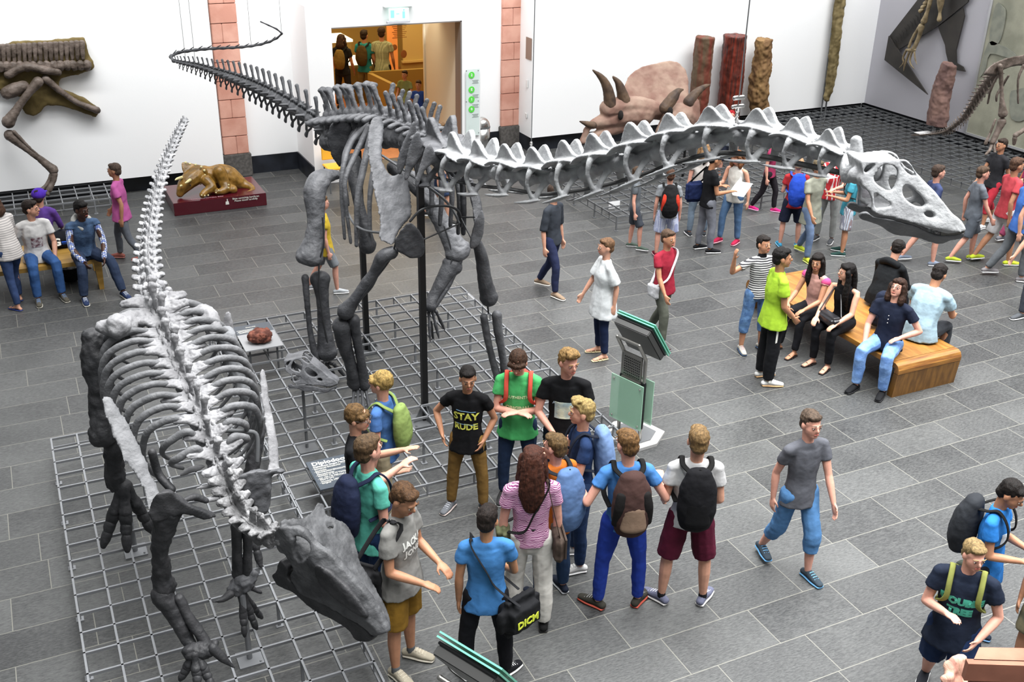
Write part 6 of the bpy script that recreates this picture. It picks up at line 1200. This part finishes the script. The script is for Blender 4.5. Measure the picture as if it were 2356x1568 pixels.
MB().ball(at(438, 426, 17.83), .014, seg=8, rg=6).build('eye', EYED, t, smooth=True)
# triceratops skulls
sk1 = mat('pink_fossil', '#876659', .75, col2='#a78d7c', vscale=2.4, bump=.6, bscale=12, detail=8); hb = mat('horn_fossil', '#40322a', .65, col2='#65503e', vscale=5, bump=.5, bscale=18)
for lab, Yc, parts, horns, fr in (('triceratops skull with tall upright horns and a wide frill, left of the pair', 16.6,
      [[(1345, 300, 5), (1365, 285, 11), (1400, 275, 20), (1440, 262, 30), (1480, 262, 28)], [(1340, 325, 8), (1375, 310, 12), (1430, 290, 16), (1480, 285, 12)], [(1400, 250, 22), (1440, 245, 26), (1490, 250, 24), (1540, 262, 18)], [(1350, 300, 8), (1342, 318, 7)]],
      [[(1404, 240, 15), (1398, 205, 12), (1385, 180, 8), (1364, 161, 2)], [(1438, 240, 16), (1430, 210, 12), (1422, 190, 8), (1411, 177, 3)], [(1365, 288, 9), (1348, 284, 6), (1334, 279, 2)]],
      [(1438, 250), (1436, 210), (1445, 178), (1475, 155), (1510, 146), (1540, 140), (1565, 148), (1580, 170), (1584, 210), (1575, 240), (1550, 262), (1500, 275), (1460, 270)]),
     ('triceratops skull with a curved dark horn facing right, right of the pair', 16.3,
      [[(1520, 300, 12), (1545, 275, 24), (1575, 262, 28), (1590, 285, 20)], [(1590, 240, 20), (1590, 275, 22), (1610, 290, 12)], [(1515, 310, 10), (1540, 295, 14)]],
      [[(1530, 248, 14), (1548, 225, 13), (1560, 210, 8), (1572, 206, 2)], [(1585, 235, 14), (1600, 215, 10), (1620, 200, 6), (1634, 195, 2)]], None)):
    c = at(1450 if fr else 1580, 300, Yc); t = thing('triceratops_skull', (c.x, c.y, .25), lab, 'dinosaur skull'); mb = MB()
    for pt in parts: Q = [at(a, b, Yc) for a, b, r in pt]; mb.tube(Q, [r*pxm(Q[0]) for a, b, r in pt], sm=3)
    if fr: mb.plate(fr, (), lambda a, b: at(a, b, Yc+.1+max(0, (262-b))*.006), .07, (-.3, -.9, .3), sm=3, res=20)
    mb.organic('skull', sk1, t, vox=.022, sm=2, amp=.03, nscale=.12)
    for hn in horns: Q = [at(a, b, Yc-.05) for a, b, r in hn]; MB().tube(Q, [r*pxm(Q[0]) for a, b, r in hn], sm=4, seg=12).organic('horn', hb, t, vox=.014, sm=1, amp=.015)
    for a, b in (((1428, 265),) if fr else ((1542, 257),)): MB().ball(at(a, b, Yc-.22), (.05, .05, .09)).build('eye_socket', mat('socket', '#1c1714', .9), t, smooth=True)
    MB().tube([V((c.x, c.y, 0)), V((c.x, c.y, at(1450, 285, Yc).z))], [.025], seg=10).build('stand', BLACKST, t)
# petrified trunks and fossils against the walls
def trunk(name, pts, Y, m, label, amp=.05, tilt=0):
    Q = [at(a, b, Y) for a, b, r in pts]; k = pxm(Q[0]); Q2 = list(Q); R_ = [r*k for a, b, r in pts]
    if Q2[-1].z > .05: Q2.append(V((Q2[-1].x+.02, Q2[-1].y, .02))); R_.append(R_[-1]*1.02)
    o = MB().tube(Q2, R_, seg=16, cap=0, sm=3).organic(name, m, vox=.022, sm=1, amp=amp, nscale=.15); return tag(o, label, 'petrified wood')
trunk('petrified_trunk', [(1622, 84, 22), (1613, 180, 23), (1606, 270, 21)], 18.6, mat('trunk_brown', '#5d4a35', .7, col2='#6e2f20', vscale=3, bump=.5, bscale=20, stretch=(3, 3, .35)), 'brown petrified tree trunk with a red side, left of the three')
trunk('petrified_trunk', [(1692, 80, 27), (1684, 170, 28), (1675, 260, 27)], 18.6, mat('trunk_red', '#7a2a18', .5, col2='#2a1c18', vscale=6, bump=.5, bscale=20, stretch=(3, 3, .15), detail=8), 'dark red streaked petrified tree trunk, middle of the three')
MB()
trunk('petrified_trunk', [(1758, 90, 20), (1753, 150, 22), (1745, 210, 24), (1748, 255, 22)], 18.6, mat('trunk_tan', '#6d4f2f', .8, col2='#8d6e45', vscale=4, bump=.7, bscale=15, stretch=(2, 2, .4)), 'tan knotty petrified tree trunk, right of the three', amp=.12)
ol = mat('olive_fossil', '#5b4e2c', .75, col2='#857650', vscale=3, bump=.6, bscale=12, stretch=(2, 2, .5))
Q = [at(1945, -60, 18.8), at(1930, 20, 18.8), at(1922, 100, 18.75), at(1912, 180, 18.7), at(1902, 228, 18.7)]; t = thing('long_fossil', (Q[-1].x, 18.7, 0), 'tall narrow olive fossil slab standing against the wall near the corner', 'fossil')
MB().tube(Q, [(.17, .08), (.15, .08), (.14, .08), (.13, .08), (.09, .06)], sm=3, side=(1, 0, 0)).organic('slab', ol, t, vox=.02, sm=1, amp=.06, nscale=.12)
for dx in (-.06, .06): MB().tube([V((Q[-1].x+dx, 18.75, 0)), V((Q[1].x+dx, 18.86, Q[1].z))], [.018], seg=8).build('support_rod', STEEL, t)
ps = [ax(2185, 150, 17.75), ax(2165, 215, 17.75), ax(2155, 285, 17.75)]; t = thing('stone_slab', (17.75, ps[-1].y, 0), 'upright purple-brown stone slab beside the dark wall figure', 'stone')
MB().tube([ps[0]+V((0, 0, .03)), ps[1], ps[2]+V((0, 0, -.04))], [(.19, .12), (.26, .14), (.28, .15)], side=(0, 1, 0), cap=0, seg=9).organic('slab', mat('purple_stone', '#6f5550', .85, col2='#8a6c62', vscale=3, bump=.6, bscale=14), t, vox=.02, sm=0, amp=.08, nscale=.15)
MB().box((17.75, ps[2].y, .2), (.1, .1, .4)).build('support', STEEL, t)
# fossil leg and slab on the left wall
cxl = lambda a, b: (a/3.136, b/3.136); t = thing('dinosaur_fossil_slab', (-.2, 19, .25), 'brown fossil slab with spined tail and hind leg mounted on the left wall', 'fossil')
SL = [(-420, 360), (-300, 320), (0, 320), (160, 292), (380, 290), (612, 265), (640, 380), (682, 480), (660, 502), (550, 545), (432, 562), (425, 640), (480, 655), (600, 700), (720, 780), (690, 850), (560, 800), (450, 762), (330, 765), (300, 810), (240, 842), (180, 820), (160, 780), (210, 700), (100, 690), (0, 650), (-420, 640)]
flat('slab', SL, lambda a, b: 19.03, .1, mat('slab_matrix', '#544620', .8, col2='#6e5e34', vscale=4, bump=.6, bscale=14), t, crop=(0, 0, 3.136), nr=V((0, -1, 0)), vox=.025, amp=.05, ns=.15, res=30, sm=1)
for k in range(27):
    a = -390+k*38; b = 330-.05*max(0, a); Q = [at(*cxl(a, b+125), 18.95), at(*cxl(a-3, b+60), 18.95), at(*cxl(a-6, b), 18.96)]; MB().tube(Q, [(.03, .025), (.04, .03), (.05, .03)], side=(1, 0, 0), sm=2).organic('neural_spine', BR, t, vox=.014, sm=1, amp=.02)
for k in range(22): a = -380+k*48; Q = at(*cxl(a, 482-.02*a), 18.93); MB().ball(Q, (.075, .06, .09)).organic('vertebra', BR, t, vox=.014, sm=1, amp=.03, nscale=.06)
LB = lambda nm, pts, **k: bone(nm, [(x/3.136, y/3.136, Y, r/3.136) for x, y, Y, r in pts], BR, t, vox=.014, amp=.02, **k)
LB('ilium', [(60, 540, 18.9, 30), (180, 480, 18.88, 30), (300, 500, 18.88, 32), (420, 520, 18.9, 26)]); LB('ischium', [(330, 570, 18.9, 30), (440, 660, 18.92, 22), (560, 740, 18.93, 20), (700, 795, 18.95, 26)]); LB('pubis', [(170, 620, 18.85, 40), (100, 650, 18.85, 50), (50, 670, 18.85, 45)])
LB('femur', [(275, 590, 18.8, 38), (190, 690, 18.78, 28), (120, 790, 18.76, 30), (60, 880, 18.75, 46)]); LB('tibia', [(70, 975, 18.75, 40), (160, 1050, 18.7, 26), (280, 1140, 18.65, 24), (385, 1225, 18.6, 36)]); LB('fibula', [(100, 950, 18.7, 14), (240, 1090, 18.65, 10), (380, 1200, 18.58, 12)])
LB('metatarsal', [(390, 1255, 18.58, 26), (385, 1310, 18.55, 18), (350, 1370, 18.5, 22)]); LB('metatarsal', [(370, 1260, 18.6, 16), (345, 1320, 18.57, 14), (300, 1370, 18.5, 16)]); LB('toe_bone', [(340, 1385, 18.48, 18), (350, 1405, 18.45, 12)], ends=False); LB('toe_bone', [(300, 1372, 18.48, 18), (250, 1390, 18.45, 14), (215, 1405, 18.42, 8)], ends=False)
# dark cut-out figure, mural and tan arm bones on the side wall
t = thing('wall_figure', (18.1, 17, .4), 'dark sheet-metal dinosaur silhouette on the grey side wall', 'sculpture'); dk = mat('dark_bronze_sheet', '#2b2826', .6, col2='#37332f', vscale=3)
S_ = lambda pl: [(1980+a/4.356, b/4.356) for a, b in pl]
for nm, pl, X in (('tail_panel', [(285, 360), (243, 600), (675, 948)], 18.12), ('body_panel', [(290, 365), (590, -20), (590, -160), (1120, -160), (1080, 20), (780, 260), (380, 500)], 18.16), ('leg_panel', [(780, 270), (1030, 80), (1045, 160), (960, 500), (965, 630), (1030, 670), (1052, 718), (900, 690), (860, 530), (850, 450)], 18.18)):
    MB().plate(S_(pl), (), lambda a, b, X=X: ax(a, b, X), .03, (-1, 0, 0), sm=1).build(nm, dk, t)
mb = MB()
for k in range(11):
    a, b = 330+k*28, 400-k*31; q = [ax(1980+x/4.356, y/4.356, 18.12) for x, y in ((a, b), (a+18, b+22), (a+20, b+50), (a+32, b+72))]; mb.tube(q, [.008]*4, seg=6, sm=2)
mb.build('engraved_ribs', mat('engraving', '#14110f', .8), t)
t = thing('fossil_forelimb', (18, 17.5, 1.5), 'pale tan fossil forelimb with clawed hand mounted over the dark wall figure', 'fossil'); tan_ = bonemat('tan_bone', '#75664c', '#a39271')
def wb(nm, pts, X=17.95): Q = [ax(1980+a/4.356, b/4.356, X) for a, b, r in pts]; MB().tube(Q, [r/4.356*pxm(Q[0]) for a, b, r in pts], sm=3).organic(nm, tan_, t, vox=.012, sm=1, amp=.012)
wb('humerus', [(715, -60, 26), (690, 40, 22), (665, 130, 20), (635, 210, 34)]); wb('radius', [(610, 265, 34), (595, 340, 22), (560, 430, 22), (530, 490, 24)]); wb('ulna', [(590, 270, 18), (520, 380, 14), (485, 470, 16)]); wb('scapula', [(810, -60, 40), (800, 40, 34), (795, 120, 16), (790, 195, 26)])
for tips in ([(460, 500, 13), (425, 580, 11), (430, 630, 9), (385, 680, 4)], [(490, 515, 13), (460, 600, 12), (440, 660, 9), (430, 712, 4)], [(515, 520, 12), (495, 600, 11), (505, 650, 9), (538, 688, 4)], [(540, 510, 10), (545, 580, 9), (565, 650, 4)]): wb('finger_bone', tips)
wb('wrist_bone', [(470, 500, 16), (510, 505, 20), (545, 500, 14)])
for k in range(5): wb('vertebra', [(600+k*22, 110-k*38, 22), (625+k*22, 95-k*38, 16)])
o = struct('trim_3', MB().box((18.2, 13.3, 2.3), (.06, 5.0, 3.9)), mat('mural_stone', '#a9a896', .8, col2='#8b8c7c', vscale=1.6, bump=.4, bscale=20, detail=10))
MB().box((18.2, 15.82, 2.3), (.09, .05, 3.96)).box((18.2, 13.3, .34), (.09, 5.0, .05)).build('frame', mat('silver_frame', '#b5b6b8', .4, metal=.4), o)
mg = mat('mural_grey', '#7f8278', .85, col2='#8f9184', vscale=6)
for pl in ([(1355, 50), (1430, 70), (1455, 130), (1430, 300), (1380, 435), (1290, 415)], [(1280, 430), (1400, 450), (1500, 500), (1560, 560), (1480, 580), (1300, 540), (1250, 700), (1190, 760)], [(1500, 940), (1560, 900), (1700, 880), (1720, 1000), (1640, 1200), (1510, 1180)]):
    MB().plate(S_(pl), (), lambda a, b: ax(a, b, 18.15), .01, (-1, 0, 0), sm=3).build('painted_shape', mg, o)
# standing skeleton at the far right
t = thing('dinosaur_skeleton', (15.6, 13, .25), 'small brown dinosaur skeleton with hanging tail, cut by the right edge', 'dinosaur skeleton')
SB = lambda nm, pts: bone(nm, [(2180+x/3.2, 80+y/3.2, Y, r/3.2) for x, y, Y, r in pts], BR, t, vox=.014, amp=.015)
tl_ = [(350, 290, 13.0, .34), (290, 360, 13.3, .32), (240, 430, 13.6, .3), (190, 510, 13.9, .27), (130, 600, 14.2, .23), (60, 665, 14.5, .18), (0, 705, 14.8, .14), (-60, 725, 15.1, .1), (-180, 738, 15.7, .07), (-270, 742, 16.2, .05)]
q, L_ = path_frames([tuple(at(2180+a/3.2, 80+b/3.2, Y))+(h*1.25,) for a, b, Y, h in tl_], 0); s = 0
while s < L_[-1]-.05: P, T = sample(q, L_, s); stamp('tail_vertebra', TT, frame(V(P[:3]), -T, P[3]) @ Matrix.Diagonal((1.3, .8, 1, 1)), BR, t); stamp('chevron', CT, frame(V(P[:3]), -T, P[3]), BR, t) if P[3] > .15 else None; s += P[3]*.42+.012
flat('ilium', [(2265, 170), (2275, 155), (2300, 140), (2340, 130), (2400, 125), (2400, 150), (2340, 150), (2310, 160), (2290, 172), (2272, 172)], lambda a, b: 12.8, .12, BR, t)
SB('femur', [(385, 230, 12.7, 20), (395, 330, 12.68, 16), (400, 460, 12.65, 16), (408, 580, 12.6, 34)]); SB('tibia', [(400, 640, 12.6, 32), (370, 710, 12.6, 22), (330, 790, 12.6, 22)]); SB('fibula', [(352, 625, 12.6, 10), (315, 720, 12.6, 10), (280, 800, 12.6, 14)])
SB('ischium', [(370, 300, 12.9, 10), (320, 400, 12.95, 9), (296, 505, 13, 9)]); SB('ischium', [(450, 300, 13.1, 9), (400, 380, 13.2, 12), (365, 440, 13.2, 9), (360, 490, 13.2, 8)]); SB('pubis', [(560, 230, 12.5, 14), (520, 330, 12.5, 9), (520, 505, 12.5, 8)])
SB('metatarsal', [(330, 800, 12.6, 14), (310, 850, 12.55, 12), (280, 880, 12.5, 10)]); SB('metatarsal', [(340, 805, 12.6, 14), (350, 870, 12.5, 10)])
SB('humerus', [(620, 640, 12.2, 16), (560, 700, 12.15, 16), (500, 740, 12.1, 20)]); SB('hand_bone', [(495, 760, 12.1, 18), (490, 800, 12.1, 14)])
# sandstone block and carved capital below the viewer
ss = mat('pink_sandstone_block', '#8d5642', .75, col2='#a06b56', vscale=5, bump=.2); zb = 2.82
c4 = [fl(2253, 1488, zb), fl(2420, 1491, zb), fl(2420, 1523, zb), fl(2240, 1517, zb)]; lo = [V((p.x, p.y, 0)) for p in c4]
t = thing('stone_pier', (c4[0].x, c4[0].y, 0), 'pink sandstone pier top at the bottom right corner', 'pier')
MB().add(c4+lo, [(3, 2, 1, 0), (4, 5, 6, 7), (0, 1, 5, 4), (1, 2, 6, 5), (2, 3, 7, 6), (3, 0, 4, 7)]).build('pier', ss, t)
fn = (c4[2]-c4[3]).normalized(); nn = V((fn.y, -fn.x, 0)); dn = V((0, 0, -1)); o3 = c4[3]+nn*.0
MB().box((c4[3]+fn*.3+nn*.01+dn*.045), (.66, .03, .09), Matrix((fn, -nn, V((0, 0, 1)))).transposed()).build('moulding', mat('darker_sandstone', '#95604c', .8, var=.15), t)
mb = MB()
for i, (a, b, r, l_) in enumerate(((2205, 1515, 20, 30), (2190, 1530, 22, 34), (2180, 1560, 18, 26), (2215, 1545, 22, 40), (2200, 1575, 24, 40))):
    P_ = fl(a, b, zb-.25-.03*i); k = pxm(P_); mb.tube([P_, P_+UP*(-l_*k)+RT*(6*k)], [(r*k, r*k*.6), (r*k*.8, r*k*.5)], side=RT)
o = mb.organic('carved_capital', mat('pink_carving', '#b58474', .8, col2='#cba48e', vscale=9, bump=.9, bscale=12, stretch=(4, 1, 1)), vox=.009, sm=1, amp=.03, nscale=.05); tag(o, 'carved pinkish stone leaf ornament beside the sandstone pier', 'stone carving')
p = fl(2200, 1560, zb-.4); k = MB().tube([V((p.x, p.y, 0)), V((p.x, p.y, zb-.42))], [.05], seg=12).build('shaft', ss, o); k.matrix_parent_inverse = Matrix.Identity(4)
